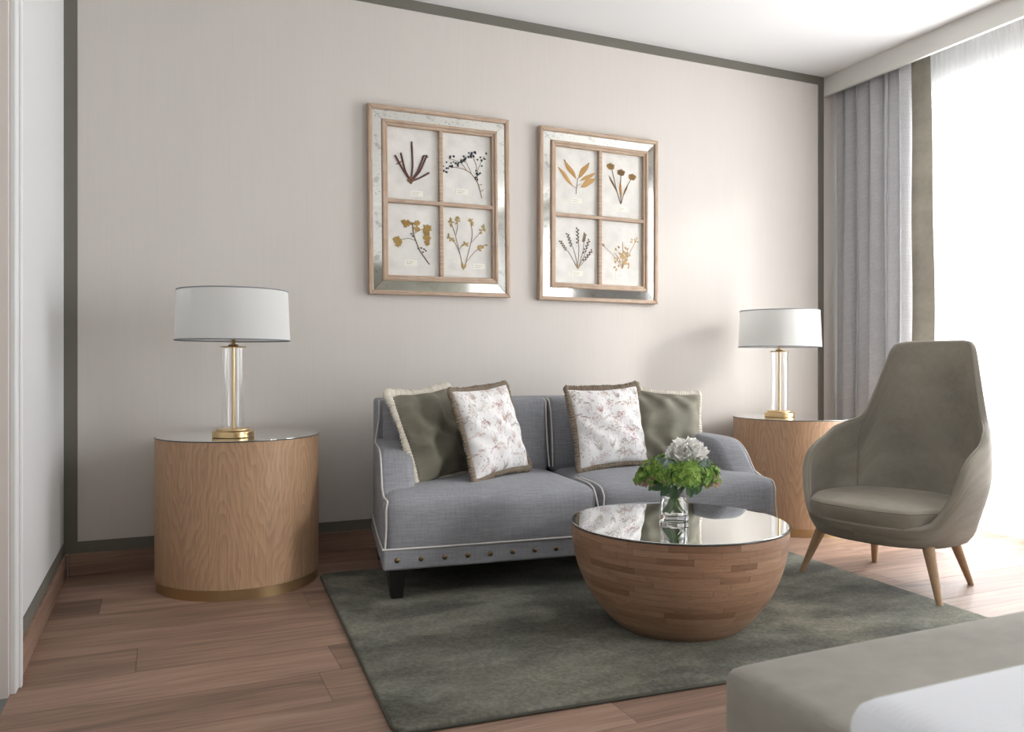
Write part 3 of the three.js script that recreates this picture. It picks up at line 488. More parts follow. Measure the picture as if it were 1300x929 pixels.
// ---------------------------------------------------------------- vase and flowers
{
  const cx = 1.708, cz = -2.437, y0 = COF.h + 0.0005;
  const v = thing('glass_vase', 'small clear glass vase with water on the mirror coffee table', 'vase', [cx, y0, cz]);
  part('vase_glass', lathe([[0, 0], [0.048, 0], [0.052, 0.004], [0.0525, 0.02], [0.050, 0.06], [0.0455, 0.12], [0.0435, 0.12], [0.0475, 0.06], [0.049, 0.024], [0.046, 0.02], [0, 0.019]], 64), M.solidGlass, v);
  part('water', lathe([[0, 0.0205], [0.0455, 0.0215], [0.0485, 0.026], [0.0470, 0.06], [0.0450, 0.082], [0, 0.082]], 48), M.water, v);
  const Rr = V3(cos(deg(23.6)), 0, sin(deg(23.6))), Ff = V3(-sin(deg(23.6)), 0, cos(deg(23.6)));   // along the table, and towards the bed
  const at = (a, y, f = 0) => V3(cx, y, cz).addScaledVector(Rr, a).addScaledVector(Ff, f);
  const stemMat = std(lin(0.10, 0.19, 0.045), 0.6), leafDark = std(lin(0.035, 0.085, 0.03), 0.55, { side: THREE.DoubleSide }), leafGrey = std(lin(0.19, 0.25, 0.21), 0.75, { side: THREE.DoubleSide }), leafGreen = std(lin(0.10, 0.22, 0.05), 0.55, { side: THREE.DoubleSide });
  const floretCore = std(lin(0.17, 0.31, 0.05), 0.7);
  const floretMat = phy(lin(1, 1, 1), 0.7, { vertexColors: true, side: THREE.DoubleSide, transmission: 0.2 });
  const florets = (R, flat, n, seed, pink) => {        // clustered small flowers on a dome, tints vary from flower to flower
    const r = rng(seed), out = [];
    for (let i = 0; i < n; i++) {
      const y = 1 - (i + 0.5) / n * 1.45, th = i * 2.39996 + r() * 0.3, rr = sqrt(max(0, 1 - y * y)), bump = 1 + 0.22 * (noise(rr * cos(th) * 3.2 + 5, rr * sin(th) * 3.2 + 5, 99, 99, seed) - 0.5) * 2 + (r() - 0.5) * 0.26, d = V3(rr * cos(th), y, rr * sin(th)), c = d.clone().multiplyScalar(R * bump); c.y *= flat;
      const q = new THREE.Quaternion().setFromUnitVectors(V3(0, 0, 1), d.clone().add(V3((r() - 0.5) * 0.9, (r() - 0.5) * 0.9, (r() - 0.5) * 0.9)).normalize());
      const sz = 0.0072 + r() * 0.004, k = r(), cf = y < -0.15 && r() < pink ? [0.36, 0.22, 0.17] : [lerp(0.10, 0.30, k), lerp(0.24, 0.44, k), lerp(0.035, 0.07, k)];
      const pos = [], col = [], nor = [], uv = [], m = 4 + (r() * 2 | 0), spin = r() * 6;
      for (let p = 0; p < m; p++) { const b = spin + p * 2 * PI / m, w = 0.62; const pts = [V3(0, 0, 0), V3(cos(b - w) * sz * 0.75, sin(b - w) * sz * 0.75, sz * 0.25), V3(cos(b) * sz * 1.15, sin(b) * sz * 1.15, sz * 0.12), V3(cos(b + w) * sz * 0.75, sin(b + w) * sz * 0.75, sz * 0.25)].map((e) => e.applyQuaternion(q).add(c)); for (const t of [[0, 1, 2], [0, 2, 3]]) { const n3 = pts[t[1]].clone().sub(pts[t[0]]).cross(pts[t[2]].clone().sub(pts[t[0]])).normalize(); for (const e of t) { pos.push(...pts[e].toArray()); nor.push(...n3.toArray()); col.push(...cf); uv.push(0, 0); } } }
      const g = new THREE.BufferGeometry(); g.setAttribute('position', new THREE.Float32BufferAttribute(pos, 3)); g.setAttribute('normal', new THREE.Float32BufferAttribute(nor, 3)); g.setAttribute('color', new THREE.Float32BufferAttribute(col, 3)); g.setAttribute('uv', new THREE.Float32BufferAttribute(uv, 2)); out.push(g);
    }
    return mergeGeometries(out);
  };
  const heads = [
    [0.028, 0.548, 0.045, 0.075, 0.78, 420, 'rounded green flower head in the middle of the vase bouquet', 0], [-0.062, 0.556, 0.02, 0.054, 0.85, 240, 'green flower head beside the sofa cushion in the vase bouquet', 0.2],
    [-0.104, 0.530, 0.0, 0.036, 1.15, 140, 'small drooping green flower head hanging low by the print cushion', 0.55], [0.098, 0.553, 0.012, 0.05, 0.85, 220, 'green flower head on the armchair side of the vase bouquet', 0.2],
    [0.124, 0.527, 0.0, 0.036, 1.15, 140, 'small drooping green flower head hanging low towards the armchair', 0.55], [0.0, 0.56, -0.06, 0.06, 0.8, 220, 'green flower head at the sofa side of the bouquet under the white bloom', 0]];
  heads.forEach(([a, y, f, R, flat, n, label, pink], i) => {
    const c = at(a, y, f), o = thing('green_flower', label, 'flower', c.toArray(), 0, 'green flowers in the vase');
    const fl = part('florets', florets(R, flat, n, 40 + i, pink), floretMat, o); fl.userData.kind = 'stuff';
    part('flower_core', new THREE.SphereGeometry(R * 0.66, 20, 14).scale(1, flat * 0.85, 1).translate(0, -R * 0.03, 0), floretCore, o);
    const foot = at(-a * 0.28, y0 + 0.028, -f * 0.3), rim = at(clamp(a, -0.03, 0.03), y0 + 0.12, clamp(f, -0.025, 0.025));
    part('stem', tube([V3(0, 0, 0), rim.sub(c), foot.sub(c)], 0.0035, 24), stemMat, o);
  });
  { // white bloom with ruffled petals
    const c = at(0.048, 0.622, 0.0), o = thing('white_flower', 'large white ruffled bloom on top of the vase bouquet', 'flower', c.toArray());
    const pm = phy(lin(0.96, 0.95, 0.91), 0.7, { side: THREE.DoubleSide }), r = rng(6);
    const petals = [0, 1, 2].map((k) => grid(8, 6, (s, t) => { const w = 0.046 * pow(sin(PI * clamp(t * 0.72 + 0.05)), 0.7), x = (s - 0.5) * w, ruf = 0.0045 * pow(t, 2) * sin(s * (13 + k * 4) + k); return V3(x, t * 0.034 - pow(abs(s - 0.5) * 2, 2) * 0.008 * t + 0.5 * ruf, 0.014 * t * t - 0.4 * x * x / 0.02 + ruf); }));
    const N = 100; for (let i = 0; i < N; i++) {
      const k = i / N, yv = 1 - k * 1.35, az = i * 2.39996 + r() * 0.4, rr = sqrt(max(0, 1 - yv * yv)), d = V3(cos(az) * rr, yv, sin(az) * rr), roll = r() * 6.3;
      const t1 = V3(-sin(az), 0, cos(az)), t2 = d.clone().cross(t1), up = d.clone().multiplyScalar(0.75).addScaledVector(t1, cos(roll) * 0.75).addScaledVector(t2, sin(roll) * 0.75).normalize(), side = up.clone().cross(d).normalize(), nrm = side.clone().cross(up);
      const m = part('petal', petals[i % 3], pm, o); m.setRotationFromMatrix(new THREE.Matrix4().makeBasis(side, up, nrm)); m.scale.setScalar(0.72 + r() * 0.3);
      m.position.set(d.x * 0.048, d.y * 0.036 - 0.006, d.z * 0.048);
    }
    part('flower_core', new THREE.SphereGeometry(0.046, 18, 12).scale(1, 0.74, 1).translate(0, -0.008, 0), pm, o);
    part('stem', tube([V3(0, 0, 0), at(0.01, y0 + 0.12, 0).sub(c), at(-0.015, y0 + 0.025, 0.01).sub(c)], 0.004, 20), stemMat, o);
  }
  const leafGeo = (l, w, curl) => { const f = (sg) => grid(6, 10, (s, t) => V3((s - 0.5) * w * pow(sin(PI * clamp(t, 0.02, 0.98)), 0.7), t * l, -curl * t * t + sg * 0.0006 + 0.25 * pow(abs(s - 0.5) * w, 1)), { flip: sg < 0 }); return mergeGeometries([f(1), f(-1)]); };
  const sprig = (label, mat, a, y, f, leaves, l, w) => {
    const c = at(a, y, f), o = thing('leaf_sprig', label, 'leaf', c.toArray(), 0, 'foliage in the vase');
    for (const [da, dy, df, rz, rx] of leaves) { const m = part('leaf', leafGeo(l, w, 0.012), mat, o); m.position.copy(at(da, 0, df).sub(V3(cx, 0, cz))).setY(dy); m.rotation.set(rx, -deg(23.6), rz, 'YXZ'); }
    part('stem', tube([V3(0, 0, 0), at(clamp(a, -0.03, 0.03), y0 + 0.118, clamp(f, -0.025, 0.025)).sub(c), at(-a * 0.25, y0 + 0.03, -f * 0.2).sub(c)], 0.0025, 20), stemMat, o);
  };
  sprig('grey green rounded leaves over the green blooms by the print cushion', leafGrey, -0.04, 0.575, 0.05, [[0, 0, 0.0, 0.7, 0.2], [0.01, -0.012, 0.015, 0.1, 0.3]], 0.05, 0.046);
  sprig('grey green rounded leaves over the green blooms towards the armchair', leafGrey, 0.083, 0.58, 0.045, [[0, 0, 0.0, -1.0, 0.2], [0, -0.014, 0.012, -0.5, 0.4]], 0.046, 0.042);
  sprig('dark green leaves hanging over the vase rim by the sofa cushion', leafDark, -0.02, 0.515, 0.03, [[-0.005, 0, 0.01, 2.5, -0.1], [-0.02, 0.004, 0, 2.1, 0.1], [0.012, 0, 0.02, 2.9, -0.2]], 0.05, 0.03);
  sprig('dark green leaves hanging over the vase rim towards the armchair', leafDark, 0.05, 0.515, 0.03, [[0, 0, 0.01, -2.5, 0], [-0.01, 0, 0.02, -2.9, -0.2]], 0.045, 0.028);
  sprig('bright green leaf drooping beside the vase rim towards the print cushion', leafGreen, -0.065, 0.525, 0.01, [[0, 0, 0, 2.5, 0.0], [-0.02, 0.012, 0, 2.0, 0.2]], 0.046, 0.024);
  sprig('bright green leaf drooping beside the vase rim towards the armchair', leafGreen, 0.075, 0.522, 0.03, [[0, 0, 0, -2.9, 0.0]], 0.042, 0.03);
}

// ---------------------------------------------------------------- armchair
{
  const o = thing('armchair', 'greige velvet high back armchair with splayed oak legs', 'armchair', [2.93, 0, -2.54], Math.atan2(-0.975, 0.22));
  const key = [[0, 1.058], [24, 1.056], [33, 1.048], [37, 1.03], [40, 0.985], [44, 0.885], [48, 0.79], [52, 0.722], [57, 0.695], [66, 0.68], [78, 0.655], [90, 0.605], [98, 0.572], [103, 0.545], [107, 0.505], [113, 0.43], [120, 0.36], [126, 0.322], [134, 0.308], [145, 0.304], [180, 0.30]];
  const rimH = (f) => { f = abs(f) * 180 / PI; for (let i = 1; i < key.length; i++) if (f <= key[i][0]) { const [a, ya] = key[i - 1], [b, yb] = key[i]; return lerp(ya, yb, (f - a) / (b - a)); } return 0.30; };
  const rimS = (f) => (rimH(f - 0.025) + rimH(f) * 2 + rimH(f + 0.025)) / 4;
  const yb = 0.215;
  const plan = (f, y, inset) => {          // forward is +z; f = 0 at the middle of the back
    const tuck = y < 0.26 ? lerp(0.94, 1, sqrt(clamp((y - yb) / 0.045))) : 1, es = lerp(0.82, 1, sst(0.16, 0.5, y)) * tuck, eb = lerp(0.66, 1, sst(0.1, 0.6, y)) * tuck, ef = lerp(0.9, 1, sst(0.2, 0.34, y)) * tuck, up = max(0, y - 0.52);
    const ex = lerp(0.92, 0.74, sst(1.15, 1.9, abs(f))), ss = (sin(f) >= 0 ? 1 : -1) * pow(abs(sin(f)), ex), cc = (cos(f) >= 0 ? 1 : -1) * pow(abs(cos(f)), ex);
    const wx = (0.368 - inset) * es * (1 - 0.17 * sst(0.5, 1.1, y)) * (1 - 0.06 * sst(2.0, 2.8, abs(f))), wz = 0.345 * (cc > 0 ? eb : ef) - inset;
    return V3(wx * ss, y, -wz * cc - (cc > 0 ? 0.11 * up * sst(0, 0.8, cc) : 0));
  };
  const NF = 240, t = 0.034;
  const shell = grid(NF, 46, (s, q) => {
    const f = -PI + s * 2 * PI, H = rimS(f), th = t * lerp(1, 0.8, sst(0.3, 0.9, abs(cos(f))));
    if (q < 0.5) { const k = q / 0.5; return plan(f, lerp(yb, H - th / 2, pow(k, 0.9)), 0); }
    if (q < 0.64) { const a = (q - 0.5) / 0.14 * PI; return plan(f, H - th / 2 + sin(a) * th / 2, th / 2 - cos(a) * th / 2); }
    const k = (q - 0.64) / 0.36; return plan(f, lerp(H - th / 2, min(0.27, H - th / 2), k), th);
  }, { closeU: true, uv: (s, q) => [s * 2.1, q * 1.6] });
  part('shell', shell, M.velvet, o);
  const bot = new THREE.Shape(Array.from({ length: 64 }, (_, i) => { const p = plan(-PI + i * 2 * PI / 64, yb, 0); return V2(p.x, -p.z); }));
  part('underside', new THREE.ExtrudeGeometry(bot, { depth: 0.01, bevelEnabled: false }).rotateX(-PI / 2).translate(0, yb - 0.002, 0), M.blackWood, o);
  // seams where the arms meet the back
  for (const sg of [-1, 1]) { const f = sg * deg(54); part('seam', tube([0.36, 0.45, 0.55, 0.64, 0.68].map((y) => plan(f, y, t * 0.93)), 0.003, 30), M.velvet, o); }
  for (const sg of [-1, 1]) part('seam', tube(Array.from({ length: 30 }, (_, i) => { const f = sg * deg(lerp(54, 135, i / 29)); return plan(f, rimS(f) - 0.003, t * 0.8); }), 0.0028, 90), M.velvet, o);
  // seat cushion
  const ins = t + 0.004;
  const sc = grid(80, 26, (s, q) => {
    const f = -PI + s * 2 * PI, p = plan(f, 0.37, lerp(ins, 0.004, sst(2.2, 2.6, abs(f)))), y0 = 0.262, y1 = 0.372, r = 0.028;
    if (q < 0.2) { const k = q / 0.2; return V3(p.x * k * 0.94, y0, p.z * k * 0.94); }
    if (q < 0.35) { const k = (q - 0.2) / 0.15; return V3(lerp(p.x * 0.94, p.x, sin(k * PI / 2)), lerp(y0, y1 - r, k), lerp(p.z * 0.94, p.z, sin(k * PI / 2))); }
    if (q < 0.55) { const a = (q - 0.35) / 0.2 * PI / 2, L = sqrt(p.x * p.x + p.z * p.z), k = (L - r + r * cos(a)) / L; return V3(p.x * k, y1 - r + r * sin(a), p.z * k); }
    const L = sqrt(p.x * p.x + p.z * p.z), k = (1 - (q - 0.55) / 0.45) * (L - r) / L; return V3(p.x * k, y1 + 0.018 * (1 - k * k), p.z * k);
  }, { closeU: true, uv: (s, q) => { const f = -PI + s * 2 * PI, k = 1 - q; return [0.5 + 0.4 * k * sin(f), 0.5 + 0.4 * k * cos(f)]; } });
  const cu = part('seat_cushion', sc, M.velvet, o);
  part('seam', tube(Array.from({ length: 60 }, (_, i) => { const f = -PI + i * 2 * PI / 60, p = plan(f, 0.37, lerp(ins, 0.004, sst(2.2, 2.6, abs(f)))); return V3(p.x * 0.992, 0.356, p.z * 0.992); }), 0.003, 160, true), M.velvet, cu);
  // legs, seat side names as a sitter sees them
  const legs = [[-0.306, 0.223, -0.235, 0.17], [0.312, 0.244, 0.235, 0.18], [-0.236, -0.262, -0.19, -0.18], [0.224, -0.215, 0.175, -0.14]];
  const onRug = [1, 1, 0, 0];
  legs.forEach(([x, z, x2, z2], i) => {
    const a = V3(x, onRug[i] ? RUGTOP : 0.0, z), b = V3(x2, yb + 0.012, z2), len = a.distanceTo(b), g = new THREE.CylinderGeometry(0.0245, 0.0125, len, 20, 1);
    g.translate(0, len / 2, 0).applyQuaternion(new THREE.Quaternion().setFromUnitVectors(V3(0, 1, 0), b.clone().sub(a).normalize())).translate(a.x, a.y, a.z);
    const q = g.attributes.position; for (let k = 0; k < q.count; k++) if (q.getY(k) < a.y + 0.02) q.setY(k, a.y);
    part('leg', g, M.legOak, o);
  });
}

// ---------------------------------------------------------------- framed pressed plants
const scribble = canvasTex(256, 128, (c, w, h) => { const r = rng(3); c.fillStyle = '#f7f5ee'; c.fillRect(0, 0, w, h); c.strokeStyle = 'rgba(120,110,100,0.8)'; c.lineWidth = 4; for (const y of [45, 88]) { c.beginPath(); c.moveTo(36, y); for (let x = 36; x < (y < 60 ? 190 : 160); x += 7) c.lineTo(x, y + (r() - 0.5) * 22); c.stroke(); } });
M.note = std(lin(0.95, 0.94, 0.9), 0.9, { map: scribble });
function pictureFrame(x0, y0, label, plants, tilt = 0) {
  const W = 0.784, H = 0.975, o = thing('picture_frame', label, 'picture', [x0 + W / 2, y0 + H / 2, ROOM.z0 + 0.001], 0, 'framed pressed plants'); o.rotation.z = tilt;
  const bar = (cx, cy, l, w, horizontal, sx, sy, z0, d, r, name, mat, miter) => {          // mitred bar of moulding
    const s = new THREE.Shape(), h = l / 2, q = miter; s.moveTo(-h, w / 2); s.lineTo(h, w / 2); s.lineTo(h - q, -w / 2); s.lineTo(-h + q, -w / 2); s.closePath();
    let g = extrude(s, d - 2 * r, r, 3, 0.5).translate(0, 0, z0 + r);
    if (!horizontal) g = boxUV(g.rotateZ(sx < 0 ? PI / 2 : -PI / 2)); else if (sy < 0) g = g.rotateZ(PI);
    if (!horizontal) { const uv = g.attributes.uv; for (let i = 0; i < uv.count; i++) uv.setXY(i, uv.getY(i), uv.getX(i)); }
    return part(name, g.translate(cx, cy, 0), mat, o);
  };
  const ring = (w, h, wd, z0, d, r, name, mat) => { bar(0, h / 2 - wd / 2, w, wd, 1, 0, 1, z0, d, r, name, mat, wd); bar(0, -h / 2 + wd / 2, w, wd, 1, 0, -1, z0, d, r, name, mat, wd); bar(-w / 2 + wd / 2, 0, h, wd, 0, -1, 0, z0, d, r, name, mat, wd); bar(w / 2 - wd / 2, 0, h, wd, 0, 1, 0, z0, d, r, name, mat, wd); };
  part('backing_board', box(W - 0.02, H - 0.02, 0.006, 0, 0, 0.004), M.washed, o);
  ring(W, H, 0.023, 0, 0.036, 0.005, 'outer_moulding', M.washed);
  // bevelled antique mirror strips, rising towards the middle
  const w1 = W / 2 - 0.022, h1 = H / 2 - 0.022, w2 = w1 - 0.052, h2 = h1 - 0.052, za = 0.0255, zb = 0.0262;
  const strip = (a, b, c, d) => { const g = new THREE.BufferGeometry(), P = [a, b, c, d], B = P.map((p) => p.clone().setZ(0.008)); const f = []; const quad = (i, j, k, l) => f.push(...i, ...j, ...k, ...i, ...k, ...l); const A = (v) => v.toArray(); quad(A(a), A(b), A(c), A(d)); quad(A(B[3]), A(B[2]), A(B[1]), A(B[0])); for (let i = 0; i < 4; i++) { const j = (i + 1) % 4; quad(A(B[i]), A(B[j]), A(P[j]), A(P[i])); } g.setAttribute('position', new THREE.Float32BufferAttribute(f, 3)); g.computeVertexNormals(); part('mirror_strip', boxUV(g), M.antique, o); };
  const g_ = 0.0012, O = (x, y) => V3(x, y, za), I = (x, y) => V3(x, y, zb);
  strip(O(-w1 + g_, -h1), O(w1 - g_, -h1), I(w2 - g_, -h2), I(-w2 + g_, -h2));
  strip(O(w1 - g_, h1), O(-w1 + g_, h1), I(-w2 + g_, h2), I(w2 - g_, h2));
  strip(O(-w1, h1 - g_), O(-w1, -h1 + g_), I(-w2, -h2 + g_), I(-w2, h2 - g_));
  strip(O(w1, -h1 + g_), O(w1, h1 - g_), I(w2, h2 - g_), I(w2, -h2 + g_));
  const iw = 2 * w2 + 0.004, ih = 2 * h2 + 0.004;
  ring(iw, ih, 0.016, 0.006, 0.034, 0.004, 'inner_moulding', M.washed);
  ring(iw - 0.028, ih - 0.028, 0.016, 0.006, 0.027, 0.004, 'inner_moulding', M.washed);
  const pw = iw - 0.06, ph = ih - 0.06, mw = 0.022;
  for (const k of [-1, 1]) part('muntin', rbox(mw, ph / 2 - mw / 2 + 0.004, 0.022, 0.005, 0, k * (ph / 4 + mw / 4), 0.020), M.washed, o);
  const hb = rbox(pw + 0.004, mw, 0.022, 0.005, 0, 0, 0.0205); part('muntin', hb, M.washed, o);
  const cw = (pw - mw) / 2, ch = (ph - mw) / 2;
  [[-1, 1], [1, 1], [-1, -1], [1, -1]].forEach(([sx, sy], i) => {
    const X = sx * (cw + mw) / 2, Y = sy * (ch + mw) / 2;
    part('paper_sheet', box(cw, ch, 0.003, X, Y, 0.0095), M.paper, o);
    part('glass_pane', box(cw, ch, 0.002, X, Y, 0.0185), M.clearGlass, o);
    plants[i](o, X, Y, cw / 2, ch / 2, 0.0115);
  });
  return o;
}
function specimen(o, X, Y, hw, hh, z, cx, cy, px, py, lx, ly) {           // px, py: half size of the cell in the units its points are given in
  const S = [], L = new Map(), f = (x, y) => V2(X + (x - cx) / px * hw, Y - (y - cy) / py * hh), add = (m, g) => { if (!L.has(m)) L.set(m, []); L.get(m).push(g); };
  const api = {
    stem(m, pts, r) { add(m, tube(pts.map(([x, y], i) => { const p = f(x, y); return V3(p.x, p.y, z + 0.0008); }), r, pts.length * 6, false, 6)); return api; },
    leaf(m, x, y, x2, y2, w, lobes = 0) { const a = f(x, y), b = f(x2, y2), d = b.clone().sub(a), l = d.length(), n = V2(-d.y, d.x).normalize(); const prof = (t) => w * pow(sin(PI * clamp(t, 0.01, 0.99)), 0.8) * (1 + lobes * 0.35 * sin(t * 19)); add(m, grid(4, 14, (s, t) => { const c = a.clone().addScaledVector(d, t).addScaledVector(n, (s - 0.5) * prof(t) + 0.06 * w * sin(t * 9 + x)); return V3(c.x, c.y, z + 0.001 + 0.0012 * (1 - pow(2 * s - 1, 2))); })); return api; },
    dot(m, x, y, r) { const a = f(x, y); add(m, new THREE.SphereGeometry(r, 8, 6).scale(1, 1, 0.5).translate(a.x, a.y, z + 0.0015)); return api; },
    done() {
      const g = new THREE.Group(); g.name = 'pressed_plant'; o.add(g); let i = 0;
      for (const [m, list] of L) part(['stems', 'foliage', 'blooms', 'buds'][i++], merge(list), m, g);
      const p = f(lx, ly); part('paper_label', new THREE.BoxGeometry(hw * 0.5, hh * 0.16, 0.0006), M.note, o).position.set(p.x, p.y, z + 0.0005);
    },
  };
  return api;
}
{
  const dry = (r, g, b) => std(lin(r, g, b), 0.85, { side: THREE.DoubleSide });
  const wine = dry(0.13, 0.055, 0.045), wine2 = dry(0.22, 0.12, 0.07), navy = dry(0.03, 0.035, 0.055), twig = dry(0.30, 0.19, 0.12), ochre = dry(0.40, 0.25, 0.07), ochre2 = dry(0.33, 0.19, 0.05), gold = dry(0.46, 0.33, 0.13), tan = dry(0.56, 0.34, 0.13), tan2 = dry(0.50, 0.29, 0.10), brown = dry(0.19, 0.11, 0.045), brown2 = dry(0.32, 0.18, 0.05), lav = dry(0.13, 0.09, 0.085), stemB = dry(0.22, 0.15, 0.09), pale = dry(0.60, 0.42, 0.22);
  const A = [
    (o, X, Y, hw, hh, z) => { const s = specimen(o, X, Y, hw, hh, z, 214, 300, 111, 160, 230, 428); for (const [x, y, q] of [[138, 265, 0], [163, 252, -6], [210, 198, 6], [262, 255, 4], [276, 252, 8], [285, 330, 2]]) s.stem(wine, [[205, 376], [lerp(205, x, 0.45) + q, lerp(376, y, 0.4)], [x, y]], 0.0052); for (const [x, y] of [[196, 372], [205, 380], [212, 370], [205, 362]]) s.dot(wine2, x, y, 0.009); s.leaf(wine2, 150, 300, 168, 288, 0.008).leaf(wine2, 262, 252, 284, 262, 0.01).leaf(wine2, 158, 298, 140, 306, 0.006); s.done(); },
    (o, X, Y, hw, hh, z) => { const s = specimen(o, X, Y, hw, hh, z, 449, 328, 106, 158, 428, 430), r = rng(2); s.stem(twig, [[515, 452], [500, 390], [470, 345], [430, 325], [370, 322]], 0.0018); for (const b of [[[495, 380], [500, 320], [525, 262]], [[497, 378], [490, 300], [470, 255]], [[450, 333], [425, 300], [378, 285]], [[470, 345], [450, 300], [430, 280]]]) s.stem(twig, b, 0.0013); for (const [x, y, n] of [[362, 335, 8], [378, 288, 7], [400, 310, 6], [430, 285, 14], [468, 262, 10], [476, 255, 5], [503, 290, 4], [524, 260, 5], [500, 355, 6], [490, 345, 3]]) for (let i = 0; i < n; i++) s.dot(navy, x + (r() - 0.5) * 32, y + (r() - 0.5) * 34, 0.0042 + r() * 0.002); s.leaf(twig, 508, 425, 525, 410, 0.004).leaf(twig, 500, 395, 520, 388, 0.004); s.done(); },
    (o, X, Y, hw, hh, z) => { const s = specimen(o, X, Y, hw, hh, z, 214, 640, 111, 156, 203, 738); s.stem(stemB, [[283, 742], [240, 680], [216, 615], [210, 562]], 0.0026).stem(stemB, [[222, 640], [190, 632], [150, 645]], 0.0014).stem(stemB, [[218, 610], [250, 590], [275, 585]], 0.0014); for (const [x, y, a, b, w] of [[210, 570, 160, 560, 0.03], [200, 560, 172, 585, 0.026], [215, 570, 245, 560, 0.03], [215, 585, 245, 595, 0.026], [255, 600, 292, 572, 0.042], [258, 600, 285, 612, 0.04], [255, 625, 292, 625, 0.036], [262, 640, 285, 655, 0.034], [165, 645, 124, 640, 0.036], [165, 648, 135, 668, 0.03], [150, 640, 140, 630, 0.02]]) s.leaf(x % 2 ? ochre : ochre2, x, y, a, b, w, 0.8); for (const [x, y] of [[235, 675], [248, 672], [260, 676], [268, 683], [255, 690], [205, 612], [212, 622]]) s.dot(lav, x, y, 0.005); s.done(); },
    (o, X, Y, hw, hh, z) => { const s = specimen(o, X, Y, hw, hh, z, 449, 652, 106, 153, 502, 752), r = rng(5); const br = [[[432, 768], [415, 690], [395, 610], [375, 548]], [[420, 710], [400, 660], [365, 620]], [[434, 768], [455, 690], [472, 610], [462, 540]], [[440, 740], [480, 690], [525, 655]], [[465, 650], [500, 610], [525, 575]], [[415, 680], [430, 660], [445, 655]], [[400, 620], [408, 580], [405, 535]]]; for (const b of br) s.stem(twig, b, 0.0014); for (const b of br) for (let i = 0; i < 9; i++) { const k = 0.35 + 0.65 * r(), q = b[b.length - 1], p = b[b.length - 2], x = lerp(p[0], q[0], k), y = lerp(p[1], q[1], k), a = r() * 6.3; s.leaf(gold, x, y, x + cos(a) * 15, y + sin(a) * 15, 0.009); } s.leaf(gold, 432, 768, 424, 735, 0.014).leaf(gold, 434, 768, 444, 738, 0.012).leaf(gold, 430, 770, 438, 745, 0.014); s.done(); }];
  const B = [
    (o, X, Y, hw, hh, z) => { const s = specimen(o, X, Y, hw, hh, z, 221, 298, 99, 158, 223, 390); s.stem(stemB, [[220, 357], [224, 320], [228, 280]], 0.0016).stem(stemB, [[222, 330], [205, 318]], 0.0011).stem(stemB, [[222, 318], [245, 305]], 0.0011); for (const [x, y, a, b, w, m] of [[206, 322, 138, 234, 0.024, tan], [222, 284, 166, 204, 0.03, tan2], [230, 280, 281, 200, 0.032, tan2], [238, 292, 312, 246, 0.022, tan], [242, 322, 308, 272, 0.036, tan]]) s.leaf(m, x, y, a, b, w); s.leaf(brown, 172, 210, 166, 196, 0.008).leaf(brown, 274, 212, 282, 198, 0.008); s.done(); },
    (o, X, Y, hw, hh, z) => { const s = specimen(o, X, Y, hw, hh, z, 432, 320, 92, 155, 435, 430); for (const b of [[[428, 405], [408, 330], [388, 235]], [[430, 405], [428, 330], [430, 255]], [[431, 405], [448, 335], [480, 272]]]) s.stem(stemB, b, 0.002); s.leaf(brown, 410, 345, 375, 272, 0.012).leaf(tan2, 430, 380, 426, 295, 0.018).leaf(brown, 438, 370, 462, 308, 0.009); for (const [x, y, m] of [[384, 228, brown2], [430, 252, brown], [481, 268, brown2]]) { for (let i = -2; i <= 2; i++) s.leaf(i % 2 ? brown : m, x, y + 16, x + i * 8, y - 17 + abs(i) * 4, 0.024); } s.done(); },
    (o, X, Y, hw, hh, z) => { const s = specimen(o, X, Y, hw, hh, z, 221, 632, 99, 154, 228, 738), r = rng(8); for (const [x, y, m] of [[152, 594, 1.1], [183, 558, 1.4], [228, 530, 1.6], [262, 552, 0.9], [280, 580, 1.6], [292, 628, 1.5]]) { const bx = 230 + (r() - 0.5) * 8, dx = x - bx, dy = y - 712, l = sqrt(dx * dx + dy * dy), ux = dx / l, uy = dy / l; s.stem(stemB, [[bx, 714], [lerp(bx, x, 0.5) + 6, lerp(712, y, 0.5)], [x, y]], 0.0011); for (let i = 0; i < 9; i++) { const q = -i * 5.2 * m, g = i % 2 ? 1 : -1; s.leaf(m < 1.2 ? stemB : lav, x + ux * q, y + uy * q, x + ux * (q + 9) - uy * g * 7, y + uy * (q + 9) + ux * g * 7, 0.0085); } } s.leaf(pale, 230, 716, 220, 690, 0.008).leaf(pale, 232, 716, 240, 692, 0.008); s.done(); },
    (o, X, Y, hw, hh, z) => { const s = specimen(o, X, Y, hw, hh, z, 432, 642, 92, 152, 430, 745), r = rng(9); for (const b of [[[437, 712], [405, 660], [350, 605]], [[437, 712], [440, 650], [438, 585]], [[437, 712], [468, 640], [500, 572]], [[436, 700], [420, 660], [400, 640]], [[438, 700], [452, 660], [462, 618]]]) s.stem(tan, b, 0.0011); for (let i = 0; i < 46; i++) { const x = 437 + (r() + r() - 1) * 44, y = 660 + (r() + r() - 1) * 62, a = r() * 6.3; s.leaf(i % 3 ? pale : tan, x, y, x + cos(a) * 13, y + sin(a) * 13, 0.011); } for (const [x, y] of [[350, 602], [354, 608], [345, 610]]) s.dot(wine2, x, y, 0.005); for (let i = 0; i < 8; i++) { const x = 495 + (r() - 0.5) * 26, y = 578 + (r() - 0.5) * 20, a = r() * 6.3; s.leaf(pale, x, y, x + cos(a) * 11, y + sin(a) * 11, 0.009); } s.done(); }];
  pictureFrame(0.967, 1.309, 'mirror edged frame of four pressed plants with dark red stems and blue berries', A, deg(0.5));
  pictureFrame(1.934, 1.306, 'mirror edged frame of four pressed plants with brown poppies and lavender', B, deg(-0.1));
}

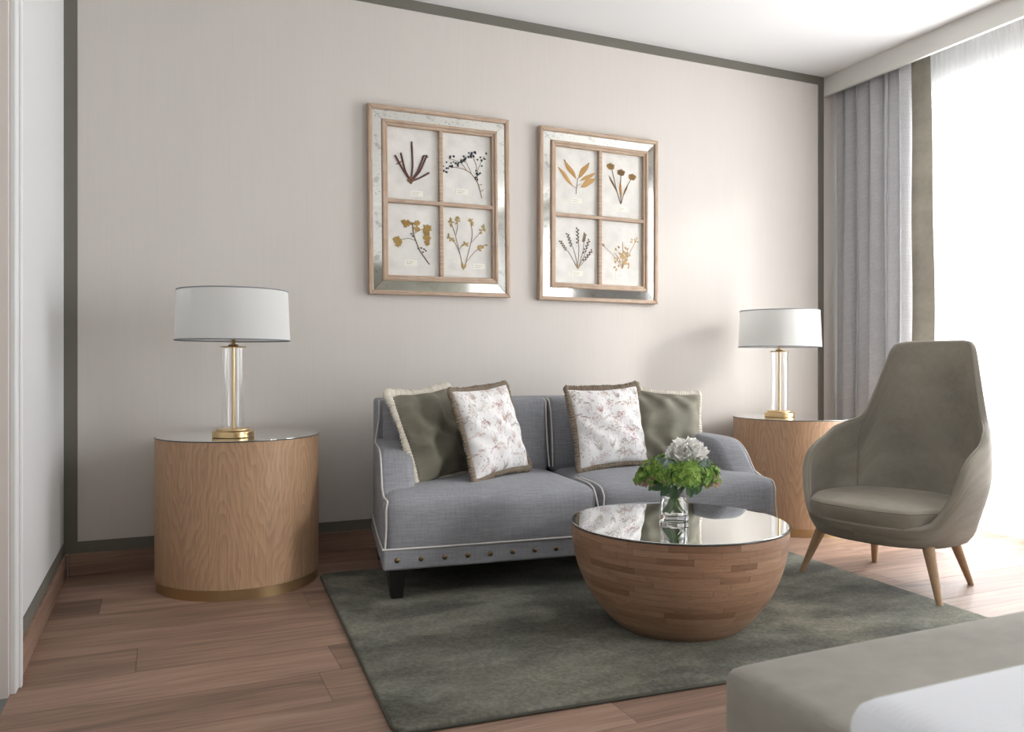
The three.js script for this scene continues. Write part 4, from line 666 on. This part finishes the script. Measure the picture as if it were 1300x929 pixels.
// ---------------------------------------------------------------- bench and bed
{
  const b = thing('bench', 'greige velvet upholstered bench at the foot of the bed', 'bench', [0.832, 0, -0.665]);
  const w = 1.5, h = 0.40, d = 0.395;
  part('upholstery', softBox(w, h, d, 0.026, 30, (p) => { if (p.y > 0) p.y += 0.004 * (1 - pow(abs(p.x) / (w / 2), 6)); }).translate(w / 2, 0.06 + h / 2, -d / 2), M.benchVelvet, b);
  part('seam', tube([V3(-0.001, 0.09, -d + 0.27), V3(-0.001, 0.43, -d + 0.27)], 0.0022, 10), M.benchVelvet, b);
  const legG = rbox(0.06, 0.06, 0.06, 0.004);
  for (const [x, z] of [[0.08, -0.07], [w - 0.08, -0.07], [0.08, -d + 0.07], [w - 0.08, -d + 0.07]]) part('foot', legG, M.blackWood, b).position.set(x, 0.03, z);
  const bed = thing('bed', 'bed with white ribbed cover behind the velvet bench', 'bed', [0.658, 0, -0.645]);
  const bw = 1.85, bl = 2.1;
  part('bed_base', rbox(bw - 0.06, 0.26, bl - 0.04, 0.01, bw / 2, 0.13 + 0.02, bl / 2), M.benchVelvet, bed);
  part('mattress', softBox(bw, 0.35, bl, 0.035, 30, (p) => { if (p.y > 0) p.y += 0.012 * sin(p.x * 5) * sin(p.z * 4) * (1 - pow(abs(p.x) / bw * 2, 4)) * (1 - pow(abs(p.z) / bl * 2, 4)); }).translate(bw / 2, 0.424, bl / 2), M.duvet, bed);
  part('headboard', rbox(bw + 0.3, 1.25, 0.07, 0.02, bw / 2, 0.625, bl + 0.04), M.velvet, bed);
}
scene.traverse((o) => { if (o.isMesh) o.castShadow = o.receiveShadow = true; });
renderer.render(scene, camera);
